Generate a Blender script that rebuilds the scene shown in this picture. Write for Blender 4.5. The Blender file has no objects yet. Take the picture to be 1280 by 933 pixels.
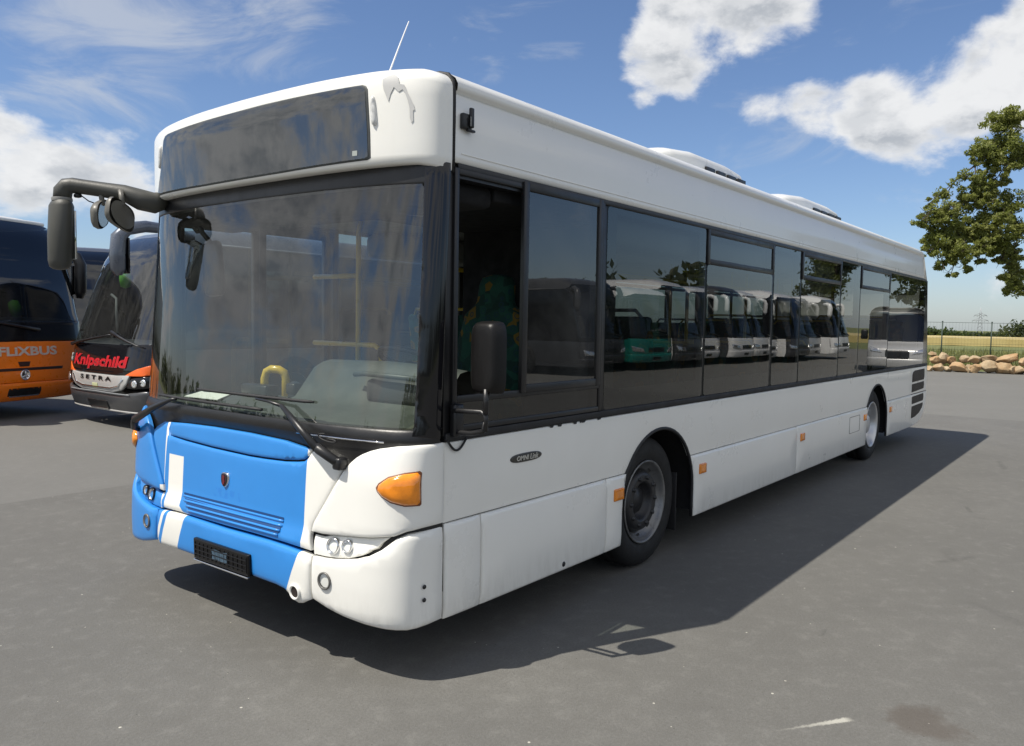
import bpy, bmesh, math, random
import numpy as np
from mathutils import Vector, Matrix, geometry, noise

random.seed(7)
SC = bpy.context.scene
COL = SC.collection
R = math.radians

# ------------------------------------------------------------------ camera
cam_d = bpy.data.cameras.new('camera'); cam = bpy.data.objects.new('camera', cam_d); COL.objects.link(cam)
YAW, PIT, ROL = 0.6623, -0.0645, 0.0169
fw = Vector((math.cos(YAW)*math.cos(PIT), math.sin(YAW)*math.cos(PIT), math.sin(PIT)))
rt = Vector((math.sin(YAW), -math.cos(YAW), 0)); up = rt.cross(fw)
r2 = math.cos(ROL)*rt + math.sin(ROL)*up; u2 = -math.sin(ROL)*rt + math.cos(ROL)*up
M = Matrix((r2, u2, -fw)).transposed().to_4x4(); M.translation = (-2.2885, -3.8748, 1.718)
cam.matrix_world = M
cam_d.sensor_fit = 'HORIZONTAL'; cam_d.sensor_width = 36; cam_d.lens = 36*999.9/1280
cam_d.clip_start = 0.05; cam_d.clip_end = 6000
SC.camera = cam
SC.render.resolution_x = 1024; SC.render.resolution_y = 746

# ------------------------------------------------------------------ sun, sky, exposure
SUN_TO = Vector((-0.536, 0.28, 1.0)).normalized()
SUN_EL = math.asin(SUN_TO.z); SUN_AZ = math.atan2(SUN_TO.x, SUN_TO.y)
sd = bpy.data.lights.new('sun', 'SUN'); sd.energy = 4.9; sd.angle = R(0.5); sd.color = (1, .94, .84)
sun = bpy.data.objects.new('sun', sd); COL.objects.link(sun)
sun.rotation_euler = (-SUN_TO).to_track_quat('-Z', 'Y').to_euler(); sun.location = (0, 0, 40)
SC.view_settings.view_transform = 'Standard'; SC.view_settings.look = 'None'
SC.view_settings.exposure = 0.22; SC.view_settings.gamma = 1.0
SC.cycles.transparent_max_bounces = 24
SC.cycles.max_bounces = 10

W = bpy.data.worlds.new('World'); SC.world = W; W.use_nodes = True

class NT:
    def __init__(s, tree):
        s.t = tree; s.n = tree.nodes; s.l = tree.links
    def new(s, typ, **kw):
        n = s.n.new(typ)
        for k, v in kw.items(): setattr(n, k, v)
        return n
    def put(s, sock, v):
        if isinstance(v, bpy.types.NodeSocket): s.l.new(v, sock)
        elif v is not None:
            if isinstance(v, (tuple, list, Vector)) and len(v) == 3 and sock.type == 'RGBA': v = (*v, 1)
            sock.default_value = v
    def math(s, op, a, b=None, c=None, clamp=False):
        n = s.new('ShaderNodeMath', operation=op, use_clamp=clamp)
        for i, x in enumerate((a, b, c)):
            if x is not None: s.put(n.inputs[i], x)
        return n.outputs[0]
    def vmath(s, op, a, b=None, scale=None, out=0):
        n = s.new('ShaderNodeVectorMath', operation=op)
        s.put(n.inputs[0], a)
        if b is not None: s.put(n.inputs[1], b)
        if scale is not None: s.put(n.inputs['Scale'], scale)
        return n.outputs[out]
    def noise(s, vec=None, scale=5, detail=4, rough=.5, dist=0.0, out=0):
        n = s.new('ShaderNodeTexNoise')
        if vec is not None: s.put(n.inputs['Vector'], vec)
        n.inputs['Scale'].default_value = scale; n.inputs['Detail'].default_value = detail
        n.inputs['Roughness'].default_value = rough; n.inputs['Distortion'].default_value = dist
        return n.outputs[out]
    def mr(s, v, a, b, c=0., d=1., smooth=False):
        n = s.new('ShaderNodeMapRange')
        if smooth: n.interpolation_type = 'SMOOTHSTEP'
        s.put(n.inputs[0], v)
        for i, x in enumerate((a, b, c, d)): n.inputs[i+1].default_value = x
        return n.outputs[0]
    def mix(s, f, a, b, blend='MIX'):
        n = s.new('ShaderNodeMix', data_type='RGBA', blend_type=blend)
        s.put(n.inputs[0], f); s.put(n.inputs[6], a); s.put(n.inputs[7], b)
        return n.outputs[2]
    def xyz(s, v):
        n = s.new('ShaderNodeSeparateXYZ'); s.put(n.inputs[0], v); return n.outputs

def sky():
    T = NT(W.node_tree); T.n.clear()
    out = T.new('ShaderNodeOutputWorld'); bg = T.new('ShaderNodeBackground')
    st = T.new('ShaderNodeTexSky', sky_type='NISHITA', sun_disc=False)
    st.sun_elevation = SUN_EL; st.sun_rotation = SUN_AZ
    st.altitude = 300; st.air_density = 1.0; st.dust_density = .7; st.ozone_density = 2.6
    d = T.new('ShaderNodeTexCoord').outputs['Generated']
    z = T.xyz(d)[2]
    def blobs(lst):
        acc = None
        for az, el, r, a in lst:
            c = (math.cos(R(el))*math.cos(R(az)), math.cos(R(el))*math.sin(R(az)), math.sin(R(el)))
            dist = T.vmath('DISTANCE', d, c, out=1)
            v = T.mr(dist, 0, R(r), a, 0, True)
            acc = v if acc is None else T.math('ADD', acc, v)
        return acc
    # heap clouds: a bias in certain parts of the sky, eaten into by fractal noise
    heaps = blobs([(30, 17.2, 3.4, .45), (27.2, 16.8, 4.2, .5), (27.4, 19.8, 4.6, .5), (24.1, 19.2, 4.4, .5), (21.5, 19.9, 4.0, .5), (18.6, 19.6, 3.0, .42), (25, 22.5, 5, .45),
                   (21.6, 14.0, 2.4, .5), (18.8, 14.2, 2.8, .48), (16.2, 14.2, 4.0, .55), (13.4, 14.4, 4, .45), (13.4, 12.2, 3.2, .42), (10.2, 12, 3.8, .45), (9.3, 15.2, 4, .42), (6.8, 16.4, 4.2, .45), (3.5, 18, 6, .5), (6.2, 13.3, 4.2, .42), (1, 15, 7, .45),
                   (70.5, 12, 5.5, .34), (67.5, 9.3, 4.5, .32), (75, 10, 9, .36), (64.4, 9.2, 4.4, .52), (68, 7.5, 3.5, .42), (62, 5.5, 4, .36), (72, 5, 5, .4),
                   (6.6, 2.6, 3.2, .42), (29.3, 14.8, 1.6, .3),
                   (102, 10, 16, .5), (120, 21, 20, .6), (140, 12, 20, .6), (155, 24, 20, .6), (130, 34, 18, .55), (170, 12, 20, .5), (150, 40, 18, .5), (108, 33, 14, .5), (98, 22, 10, .45), (172, 34, 16, .5), (190, 20, 20, .5), (122, 5, 14, .5), (158, 3, 14, .45),
                   (-60, 16, 28, .6), (-100, 22, 34, .6), (-35, 26, 22, .55), (-140, 22, 38, .6), (-75, 46, 36, .6), (-120, 65, 40, .55), (170, 58, 34, .5)])
    sc = T.vmath('MULTIPLY', d, (1, 1, 1.7))
    n1 = T.noise(sc, 7.0, 10, .60, .2)
    n2 = T.noise(T.vmath('ADD', sc, tuple(SUN_TO*0.03)), 7.0, 8, .60, .2)
    den = T.math('ADD', n1, T.math('MULTIPLY', T.math('MINIMUM', heaps, .60), .60))
    cov = T.mr(den, .65, .86, 0, 1, True)
    # lit side / shaded side of the heaps
    lit = T.mr(T.math('SUBTRACT', n1, n2), -.06, .07, .0, 1., True)
    core = T.mr(den, .74, .92, 0, 1, True)
    n3 = T.noise(sc, 11, 7, .58)
    shade = T.math('MULTIPLY', core, T.mr(n3, .42, .60, .08, .95, True))
    ccol = T.mix(shade, (8.4, 8.45, 8.5), (4.5, 4.8, 5.2))
    ccol = T.mix(T.math('MULTIPLY', lit, .45), ccol, (9.5, 9.5, 9.45))
    # thin veils
    wv = blobs([(60, 17, 10, .5), (54, 21, 8, .4), (66, 14, 9, .45), (70, 20, 6, .2), (39, 18, 6, .3), (34, 18, 4, .3), (14, 12, 12, .3), (120, 30, 40, .5), (-80, 30, 50, .4)])
    wn = T.noise(T.vmath('MULTIPLY', d, (1, 1.2, 2.6)), 5.5, 8, .62, .9)
    wisp = T.mr(T.math('ADD', wn, T.math('MULTIPLY', wv, .5)), .62, .95, 0, .55, True)
    base = T.mix(1.0, st.outputs[0], (1.02, 1.09, 1.24), 'MULTIPLY')
    c = T.mix(wisp, base, (6.6, 6.8, 7.0))
    c = T.mix(T.math('MULTIPLY', cov, .95), c, ccol)
    haze = T.mr(z, 0.0, .10, .25, 0, True)
    c = T.mix(haze, c, (4.6, 5.3, 6.2))
    T.put(bg.inputs[0], c); bg.inputs[1].default_value = 0.087
    T.l.new(bg.outputs[0], out.inputs[0])
sky()

# ------------------------------------------------------------------ materials
MATS = {}
def mat(name, col, rough=.5, metal=0., coat=0., spec=.5, var=0., vscale=3., bump=0., bscale=20., dirt=None, emit=None):
    """plain principled material with a little procedural variation in colour, gloss and relief"""
    if name in MATS: return MATS[name]
    m = bpy.data.materials.new(name); m.use_nodes = True; T = NT(m.node_tree)
    b = T.n['Principled BSDF']
    o = T.new('ShaderNodeTexCoord').outputs['Object']
    c = (*col, 1)
    if var:
        n = T.noise(o, vscale, 5, .6)
        c = T.mix(T.mr(n, .3, .7), tuple(x*(1-var) for x in col), tuple(min(1, x*(1+var)) for x in col))
    if dirt:
        n = T.noise(o, dirt[1], 7, .65, .5)
        f = T.mr(n, .52, .80, 0, dirt[0], True)
        c = T.mix(f, c if not isinstance(c, tuple) else c[:3], dirt[2])
    T.put(b.inputs['Base Color'], c)
    n = T.noise(o, vscale*4, 3, .5)
    T.put(b.inputs['Roughness'], T.mr(n, .3, .7, max(0.01, rough*.85), min(1, rough*1.15)))
    b.inputs['Metallic'].default_value = metal; b.inputs['Coat Weight'].default_value = coat
    b.inputs['Coat Roughness'].default_value = .04; b.inputs['Specular IOR Level'].default_value = spec
    if bump:
        bn = T.new('ShaderNodeBump'); bn.inputs['Strength'].default_value = bump; bn.inputs['Distance'].default_value = .02
        T.put(bn.inputs['Height'], T.noise(o, bscale, 4, .6)); T.l.new(bn.outputs[0], b.inputs['Normal'])
    MATS[name] = m; return m

def glass(name, tint, f0=.05, rough=0.0, wave=0.0, wscale=1.2, dirt=0.0):
    if name in MATS: return MATS[name]
    m = bpy.data.materials.new(name); m.use_nodes = True; T = NT(m.node_tree); T.n.clear()
    out = T.new('ShaderNodeOutputMaterial'); tr = T.new('ShaderNodeBsdfTransparent'); gl = T.new('ShaderNodeBsdfGlossy')
    mx = T.new('ShaderNodeMixShader'); g = T.new('ShaderNodeNewGeometry')
    gl.inputs['Roughness'].default_value = rough; gl.inputs['Color'].default_value = (1, 1, 1, 1)
    tr.inputs['Color'].default_value = (*tint, 1)
    cos = T.math('ABSOLUTE', T.vmath('DOT_PRODUCT', g.outputs['Incoming'], g.outputs['Normal'], out=1))
    f = T.math('ADD', T.math('MULTIPLY', T.math('POWER', T.math('SUBTRACT', 1., cos, clamp=True), 5.), 1-f0), f0, clamp=True)
    T.put(mx.inputs[0], f); T.l.new(tr.outputs[0], mx.inputs[1]); T.l.new(gl.outputs[0], mx.inputs[2])
    o = T.new('ShaderNodeTexCoord').outputs['Object']
    if wave:
        bn = T.new('ShaderNodeBump'); bn.inputs['Strength'].default_value = wave; bn.inputs['Distance'].default_value = .02
        T.put(bn.inputs['Height'], T.noise(o, wscale, 1, .4)); T.l.new(bn.outputs[0], gl.inputs['Normal'])
    last = mx.outputs[0]
    if dirt:                       # a thin film of dried dust and wiped streaks
        df = T.new('ShaderNodeBsdfDiffuse'); df.inputs['Color'].default_value = (.5, .5, .47, 1)
        n = T.noise(T.vmath('MULTIPLY', o, (1, 5, .9)), 2.2, 6, .65, .4)
        m2 = T.new('ShaderNodeMixShader'); T.put(m2.inputs[0], T.mr(n, .42, .8, dirt*.25, dirt, True))
        T.l.new(last, m2.inputs[1]); T.l.new(df.outputs[0], m2.inputs[2]); last = m2.outputs[0]
    T.l.new(last, out.inputs[0]); MATS[name] = m; return m

def paint_white(name='white_paint', base=(.82, .812, .765), grime=.18, wave=.12):
    """old white bus paint: cream cast, road film rising from the bottom edge, faint waviness in the sheet"""
    if name in MATS: return MATS[name]
    m = bpy.data.materials.new(name); m.use_nodes = True; T = NT(m.node_tree); b = T.n['Principled BSDF']
    g = T.new('ShaderNodeNewGeometry').outputs['Position']; z = T.xyz(g)[2]
    n = T.noise(g, 2.3, 6, .65)
    c = T.mix(T.mr(n, .35, .7), tuple(x*.965 for x in base), base)
    fine = T.noise(T.vmath('MULTIPLY', g, (6, 6, 1.2)), 3.5, 6, .7)
    low = T.mr(z, .24, .50, 1, 0, True)
    f = T.math('MULTIPLY', T.math('MULTIPLY', low, T.mr(fine, .36, .72, .05, 1, True)), grime)
    c = T.mix(f, c, (.20, .17, .13))
    run = T.noise(T.vmath('MULTIPLY', g, (9, 9, .5)), 2.0, 5, .6)
    f2 = T.math('MULTIPLY', T.mr(run, .60, .82, 0, 1, True), .16*grime)
    c = T.mix(f2, c, (.34, .31, .25))
    sp = T.noise(g, 60, 2, .5)
    c = T.mix(T.mr(sp, .74, .80, 0, .35*grime), c, (.16, .12, .08))
    T.put(b.inputs['Base Color'], c)
    T.put(b.inputs['Roughness'], T.mr(n, .3, .7, .25, .36)); b.inputs['Coat Weight'].default_value = .35
    b.inputs['Coat Roughness'].default_value = .06
    bn = T.new('ShaderNodeBump'); bn.inputs['Strength'].default_value = wave; bn.inputs['Distance'].default_value = .02
    T.put(bn.inputs['Height'], T.noise(g, 1.6, 2, .5)); T.l.new(bn.outputs[0], b.inputs['Normal'])
    MATS[name] = m; return m

BLUE = (.028, .235, .65); WHITE = (.79, .78, .73)
def livery(name, kind):
    """blue paint with the white bands of the old livery"""
    if name in MATS: return MATS[name]
    m = bpy.data.materials.new(name); m.use_nodes = True; T = NT(m.node_tree); b = T.n['Principled BSDF']
    p = T.new('ShaderNodeNewGeometry').outputs['Position']; X, Y, Z = T.xyz(p)
    def band(v, a, bb):
        return T.math('MULTIPLY', T.math('GREATER_THAN', v, a), T.math('LESS_THAN', v, bb))
    if kind == 'bumper':
        q = T.math('ADD', Y, T.math('MULTIPLY', T.math('SUBTRACT', Z, .555), .42))
        f = T.math('MAXIMUM', band(q, .628, .657), band(q, .402, .592))
        q2 = T.math('SUBTRACT', T.math('MULTIPLY', Y, -1), T.math('MULTIPLY', T.math('SUBTRACT', Z, .45), .45))
        f = T.math('MAXIMUM', f, T.math('GREATER_THAN', q2, .60))
    elif kind == 'bonnet':
        f = T.math('MAXIMUM', T.math('MULTIPLY', band(Y, .487, .652), band(Z, .5, .895)), T.math('LESS_THAN', Y, -.643))
        w = T.mr(Z, .80, 1.09, .699, .682)
        f = T.math('MAXIMUM', f, T.math('MULTIPLY', T.math('GREATER_THAN', Y, w), T.math('LESS_THAN', Y, .704)))
        f = T.math('MAXIMUM', f, T.math('MULTIPLY', band(Y, .43, .66), T.math('LESS_THAN', Z, T.mr(Y, .43, .56, .572, .66))))
    else:
        f = T.math('MULTIPLY', T.math('LESS_THAN', Y, .735), T.math('LESS_THAN', Z, .70))
    n = T.noise(p, 3, 5, .6)
    blu = T.mix(T.mr(n, .3, .7), tuple(x*.93 for x in BLUE), BLUE)
    if kind == 'bonnet':    # ghost of removed lettering: slightly deeper blue
        gh = T.math('MULTIPLY', band(Y, -.10, .16), band(Z, .715, .765))
        k = T.noise(T.vmath('MULTIPLY', p, (1, 26, 16)), 1, 2, .5)
        blu = T.mix(T.math('MULTIPLY', gh, T.mr(k, .5, .56, 0, .35)), blu, (.012, .15, .56))
    T.put(b.inputs['Base Color'], T.mix(f, blu, WHITE))
    b.inputs['Roughness'].default_value = .34; b.inputs['Coat Weight'].default_value = .25; b.inputs['Coat Roughness'].default_value = .1
    MATS[name] = m; return m

def seat_cloth():
    m = bpy.data.materials.new('seat_cloth'); m.use_nodes = True; T = NT(m.node_tree); b = T.n['Principled BSDF']
    o = T.new('ShaderNodeTexCoord').outputs['Object']
    v = T.new('ShaderNodeTexVoronoi'); v.inputs['Scale'].default_value = 17; T.put(v.inputs['Vector'], o)
    w = T.new('ShaderNodeTexVoronoi', feature='DISTANCE_TO_EDGE'); w.inputs['Scale'].default_value = 17; T.put(w.inputs['Vector'], o)
    r = T.xyz(v.outputs['Color'])[0]
    c = T.mix(T.mr(r, .3, .6), (.004, .028, .019), (.008, .058, .038))
    c = T.mix(T.math('GREATER_THAN', r, .82), c, (.13, .08, .008))
    ring = T.math('COMPARE', v.outputs['Distance'], .32, .06)
    c = T.mix(T.math('MULTIPLY', ring, .7), c, (.006, .03, .05))
    T.put(b.inputs['Base Color'], c); b.inputs['Roughness'].default_value = .9
    return m

white = paint_white()
white_roof = paint_white('white_roof_paint', (.82, .812, .77), .1, .05)
m_bumper = livery('bumper_paint', 'bumper'); m_bonnet = livery('bonnet_paint', 'bonnet'); m_corner = livery('corner_paint', 'corner')
blue = mat('blue_paint', BLUE, .34, coat=.25, var=.06)
black = mat('black_plastic', (.012, .012, .013), .38, var=.2, bump=.05, bscale=60)
black_gloss = mat('black_gloss', (.008, .008, .010), .08, spec=.5)
rubber = mat('rubber', (.014, .014, .015), .65, var=.25, bump=.08, bscale=50)
tyre_m = mat('tyre_rubber', (.009, .009, .009), .75, var=.25, bump=.15, bscale=70, dirt=(.25, 6, (.05, .045, .04)))
dark = mat('underside', (.010, .010, .010), .8, var=.3)
int_grey = mat('interior_grey', (.16, .165, .165), .6, var=.08)
int_dark = mat('interior_dark', (.035, .036, .038), .6, var=.1)
int_light = mat('interior_light', (.22, .22, .21), .6, var=.05)
dash_m = mat('dash_grey', (.055, .063, .056), .48, var=.10, bump=.06, bscale=120)
yellow = mat('yellow_rail', (.60, .40, .02), .3, coat=.3)
chrome = mat('chrome', (.75, .75, .76), .12, metal=1)
alu = mat('wheel_steel', (.20, .20, .20), .36, metal=.55, var=.2, dirt=(1., 13, (.012, .011, .010)))
alu_bright = mat('rear_wheel_steel', (.62, .62, .62), .35, metal=.7, var=.1, dirt=(.45, 9, (.09, .08, .07)))
hubm = mat('hub_paint', (.028, .028, .030), .42, metal=.3, var=.3, dirt=(.4, 12, (.07, .06, .05)))
amber = mat('amber_lens', (.82, .25, .008), .1, coat=.8, var=.22, vscale=10)
lampwhite = mat('lamp_reflector', (.80, .80, .80), .12, metal=.85, var=.25, vscale=26)
lens = glass('lamp_lens', (.96, .97, .97), .06)
ws_glass = glass('windscreen_glass', (.80, .85, .81), .10, wave=.03, wscale=1.6, dirt=.015)
side_glass = glass('tinted_glass', (.33, .37, .36), .08, wave=.05, wscale=1.1, dirt=.02)
clear_glass = glass('cab_glass', (.30, .33, .33), .11, wave=.04, dirt=.10)
disp_glass = glass('display_glass', (.40, .42, .42), .13, wave=.03, dirt=.05)
tint_door = glass('door_glass', (.62, .66, .64), .07)
cloth = seat_cloth()
paper_m = mat('paper', (.78, .80, .76), .8)
red_badge = mat('badge_red', (.13, .012, .018), .3)
mirror_m = mat('mirror_silver', (.8, .82, .83), .02, metal=1)
scuff_m = mat('bare_primer', (.52, .52, .51), .7, var=.12)
mesh_m = mat('grille_mesh', (.045, .036, .026), .7, var=.3, vscale=30, bump=.6, bscale=140)

# ------------------------------------------------------------------ mesh helpers
class MB:
    def __init__(s): s.v = []; s.f = []; s.fm = []; s.sm = []
    def add(s, verts, faces, m=0, smooth=True):
        o = len(s.v); s.v += [tuple(map(float, p)) for p in verts]
        for f in faces: s.f.append(tuple(i+o for i in f)); s.fm.append(m); s.sm.append(smooth)
        return s
    def bm(s, b, m=0, smooth=True):
        b.verts.index_update(); s.add([v.co for v in b.verts], [[v.index for v in f.verts] for f in b.faces], m, smooth); b.free(); return s
    def box(s, lo, hi, bev=.0, seg=2, m=0, mx=None, smooth=True):
        b = bmesh.new(); bmesh.ops.create_cube(b, size=1)
        lo = Vector(lo); hi = Vector(hi)
        for v in b.verts: v.co = Vector([(lo[i]+hi[i])/2 + v.co[i]*(hi[i]-lo[i]) for i in range(3)])
        if bev: bmesh.ops.bevel(b, geom=b.edges[:], offset=bev, segments=seg, profile=.5, affect='EDGES', clamp_overlap=True)
        if mx: bmesh.ops.transform(b, matrix=mx, verts=b.verts)
        return s.bm(b, m, smooth and bev > 0)
    def tube(s, pts, r, n=10, m=0, cap=True):
        pts = [Vector(p) for p in pts]; rs = r if isinstance(r, (list, tuple)) else [r]*len(pts)
        vs = []; ref = None
        for i, p in enumerate(pts):
            a = pts[max(0, i-1)]; c = pts[min(len(pts)-1, i+1)]; t = (c-a).normalized()
            if ref is None:
                ref = t.cross(Vector((0, 0, 1)))
                if ref.length < .1: ref = t.cross(Vector((1, 0, 0)))
            ref = (ref - t*ref.dot(t)).normalized(); bi = t.cross(ref)
            for k in range(n):
                q = 2*math.pi*k/n; vs.append(p + (ref*math.cos(q)+bi*math.sin(q))*rs[i])
        fs = [(i*n+k, i*n+(k+1) % n, (i+1)*n+(k+1) % n, (i+1)*n+k) for i in range(len(pts)-1) for k in range(n)]
        if cap: fs += [tuple(range(n))[::-1], tuple(range((len(pts)-1)*n, len(pts)*n))]
        return s.add(vs, fs, m)
    def lathe(s, prof, org, ax, n=32, m=0, cap=False, ph=0):
        """prof: (radius, height along ax)"""
        ax = Vector(ax).normalized(); org = Vector(org)
        e = ax.cross(Vector((0, 0, 1)))
        if e.length < .1: e = ax.cross(Vector((1, 0, 0)))
        e.normalize(); g = ax.cross(e)
        vs = [org + ax*h + (e*math.cos(2*math.pi*k/n+ph)+g*math.sin(2*math.pi*k/n+ph))*r_ for r_, h in prof for k in range(n)]
        fs = [(i*n+k, i*n+(k+1) % n, (i+1)*n+(k+1) % n, (i+1)*n+k) for i in range(len(prof)-1) for k in range(n)]
        if cap: fs += [tuple(range(n))[::-1], tuple(range((len(prof)-1)*n, len(prof)*n))]
        return s.add(vs, fs, m)
    def grid(s, rows, m=0, closed=False, smooth=True):
        n = len(rows[0]); vs = [p for r_ in rows for p in r_]
        k1 = n if closed else n-1
        fs = [(i*n+k, i*n+(k+1) % n, (i+1)*n+(k+1) % n, (i+1)*n+k) for i in range(len(rows)-1) for k in range(k1)]
        return s.add(vs, fs, m, smooth)
    def build(s, name, mats, parent=None, loc=None, fixn=False):
        me = bpy.data.meshes.new(name)
        off = Vector((0, 0, 0)); q = parent
        while q is not None: off += q.location; q = q.parent
        if loc is not None: off = Vector((0, 0, 0))
        me.from_pydata([tuple(Vector(p)-off) for p in s.v], [], s.f)
        if not isinstance(mats, (list, tuple)): mats = [mats]
        for mt in mats: me.materials.append(mt)
        me.polygons.foreach_set('material_index', s.fm); me.polygons.foreach_set('use_smooth', s.sm)
        if fixn:
            b = bmesh.new(); b.from_mesh(me); bmesh.ops.remove_doubles(b, verts=b.verts, dist=1e-5)
            bmesh.ops.recalc_face_normals(b, faces=b.faces); b.to_mesh(me); b.free()
        me.update()
        o = bpy.data.objects.new(name, me); COL.objects.link(o)
        if parent: o.parent = parent
        if loc is not None: o.location = loc
        return o

def build_each(mb, name, mats, parent):
    """every loose piece becomes an object of its own"""
    par = list(range(len(mb.v)))
    def find(i):
        while par[i] != i: par[i] = par[par[i]]; i = par[i]
        return i
    for f in mb.f:
        a = find(f[0])
        for i in f[1:]: par[find(i)] = a
    groups = {}
    for k, f in enumerate(mb.f): groups.setdefault(find(f[0]), []).append(k)
    for ks in groups.values():
        q = MB(); idx = {}
        for k in ks:
            g = []
            for i in mb.f[k]:
                if i not in idx: idx[i] = len(q.v); q.v.append(mb.v[i])
                g.append(idx[i])
            q.f.append(tuple(g)); q.fm.append(mb.fm[k]); q.sm.append(mb.sm[k])
        q.build(name, mats, parent)

def thing(name, label, cat, loc=(0, 0, 0), group=None):
    o = bpy.data.objects.new(name, None); COL.objects.link(o); o.location = loc; o.empty_display_size = .3
    o['label'] = label; o['category'] = cat
    if group: o['group'] = group
    return o
def tag(o, label, cat, group=None, kind=None):
    o['label'] = label; o['category'] = cat
    if group: o['group'] = group
    if kind: o['kind'] = kind
    return o
def structure(o): o['kind'] = 'structure'; return o

def resample(poly, sp, closed=True):
    out = []; n = len(poly)
    for i in range(n if closed else n-1):
        a = np.array(poly[i], float); b = np.array(poly[(i+1) % n], float); L = np.hypot(*(b-a)); k = max(1, int(round(L/sp)))
        for j in range(k): out.append(tuple(a+(b-a)*j/k))
    return out
def chaikin(poly, it=2, cut=.22):
    for _ in range(it):
        out = []
        for i in range(len(poly)):
            a = np.array(poly[i], float); b = np.array(poly[(i+1) % len(poly)], float)
            out += [tuple(a*(1-cut)+b*cut), tuple(a*cut+b*(1-cut))]
        poly = out
    return poly
def rrect(x0, x1, y0, y1, r, n=4):
    out = []
    for cx, cy, a in ((x1-r, y1-r, 0), (x0+r, y1-r, 90), (x0+r, y0+r, 180), (x1-r, y0+r, 270)):
        for i in range(n+1):
            q = R(a+90*i/n); out.append((cx+r*math.cos(q), cy+r*math.sin(q)))
    return out
def area(poly): return sum(poly[i][0]*poly[(i+1) % len(poly)][1]-poly[(i+1) % len(poly)][0]*poly[i][1] for i in range(len(poly)))/2

def patch(mb, poly, surf, off=0., depth=.006, edge=.012, grid=.06, back=.02, sp=None, m=0, flip=False):
    """a panel cut from the surface surf(u, v): outline poly, rolled edges, thickness"""
    if area(poly) < 0: poly = poly[::-1]
    sp = sp or min(grid, .05); P = resample(poly, sp); P = np.array(P); n = len(P)
    t = np.roll(P, -1, 0)-np.roll(P, 1, 0); t /= np.maximum(np.hypot(t[:, 0], t[:, 1]), 1e-9)[:, None]
    nin = np.stack([-t[:, 1], t[:, 0]], 1)
    A = P; B = np.roll(P, -1, 0)
    def dist(Q):
        d = B-A; L = np.maximum((d*d).sum(1), 1e-12)
        tt = np.clip(((Q[:, None]-A[None])*d[None]).sum(2)/L[None], 0, 1)
        return np.hypot(*((A[None]+d[None]*tt[..., None])-Q[:, None]).transpose(2, 0, 1)).min(1)
    def inside(Q):
        c = np.zeros(len(Q), bool)
        for a, b in zip(A, B):
            if a[1] == b[1]: continue
            k = ((a[1] > Q[:, 1]) != (b[1] > Q[:, 1])) & (Q[:, 0] < (b[0]-a[0])*(Q[:, 1]-a[1])/(b[1]-a[1])+a[0]); c ^= k
        return c
    pts = [P]
    if edge > 0:
        for k in (.12, .4, 1.0):
            Q = P+nin*edge*k; ok = inside(Q) & (dist(Q) > edge*k*.92)
            pts.append(Q[ok])
    lo = P.min(0); hi = P.max(0)
    gx = np.linspace(lo[0], hi[0], max(2, int((hi[0]-lo[0])/grid)+2)); gy = np.linspace(lo[1], hi[1], max(2, int((hi[1]-lo[1])/grid)+2))
    Q = np.stack(np.meshgrid(gx, gy), -1).reshape(-1, 2); Q = Q[inside(Q)]
    if len(Q):
        Q = Q[dist(Q) > max(edge*1.25, grid*.3)]; pts.append(Q)
    Q = np.concatenate(pts)
    vs, es, fs, *_ = geometry.delaunay_2d_cdt([Vector(q) for q in Q], [(i, (i+1) % n) for i in range(n)], [list(range(n))], 1, 1e-5)
    V = np.array([tuple(v) for v in vs]); D = dist(V)
    h = off-(depth*(1-np.sqrt(np.clip(1-(1-np.minimum(D/edge, 1))**2, 0, 1))) if edge > 0 else 0*D)
    out = []; e = 2e-3
    def at(u, v, hh):
        p = np.array(surf(u, v)); a = np.array(surf(u+e, v))-np.array(surf(u-e, v)); b = np.array(surf(u, v+e))-np.array(surf(u, v-e))
        nn = np.cross(a, b); nn /= np.linalg.norm(nn)
        if flip: nn = -nn
        return p+nn*hh
    out = [at(V[i][0], V[i][1], h[i]) for i in range(len(V))]
    F = []
    for f in fs:
        q = [V[i] for i in f]; ar = area(q)
        if abs(ar) < 1e-10: continue
        f = list(f)
        if (ar < 0) != flip: f = f[::-1]
        F.append(f)
    mb.add(out, F, m)
    if back > 0:
        rim = [at(u, v, off-depth) for u, v in P]; rb = [at(u, v, off-depth-back) for u, v in P]
        fsd = [(i, n+i, n+(i+1) % n, (i+1) % n) for i in range(n)]
        if flip: fsd = [f[::-1] for f in fsd]
        mb.add(rim+rb, fsd, m, False)
    return mb

def text_mesh(txt, size, offset=0., extrude=.0, shear=0.):
    c = bpy.data.curves.new('lettering', 'FONT'); c.body = txt; c.size = size; c.offset = offset; c.extrude = extrude; c.shear = shear
    c.align_x = 'CENTER'; c.align_y = 'CENTER'; c.resolution_u = 3
    o = bpy.data.objects.new('lettering', c); COL.objects.link(o)
    dg = bpy.context.evaluated_depsgraph_get(); me = o.evaluated_get(dg).to_mesh()
    vs = [tuple(v.co) for v in me.vertices]; fs = [tuple(p.vertices) for p in me.polygons]
    bpy.data.objects.remove(o); bpy.data.curves.remove(c)
    return vs, fs
def put_text(mb, txt, size, place, offset=0., shear=0., sx=1., m=0, width=None, height=None, extrude=.002):
    vs, fs = text_mesh(txt, size, offset, extrude, shear)
    xs = [v[0] for v in vs]; ys = [v[1] for v in vs]
    w = max(xs)-min(xs); h = max(ys)-min(ys); cx = (max(xs)+min(xs))/2; cy = (max(ys)+min(ys))/2
    kx = width/w if width else sx; ky = height/h if height else 1
    mb.add([place((v[0]-cx)*kx, (v[1]-cy)*ky, v[2]) for v in vs], fs, m, False)

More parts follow.
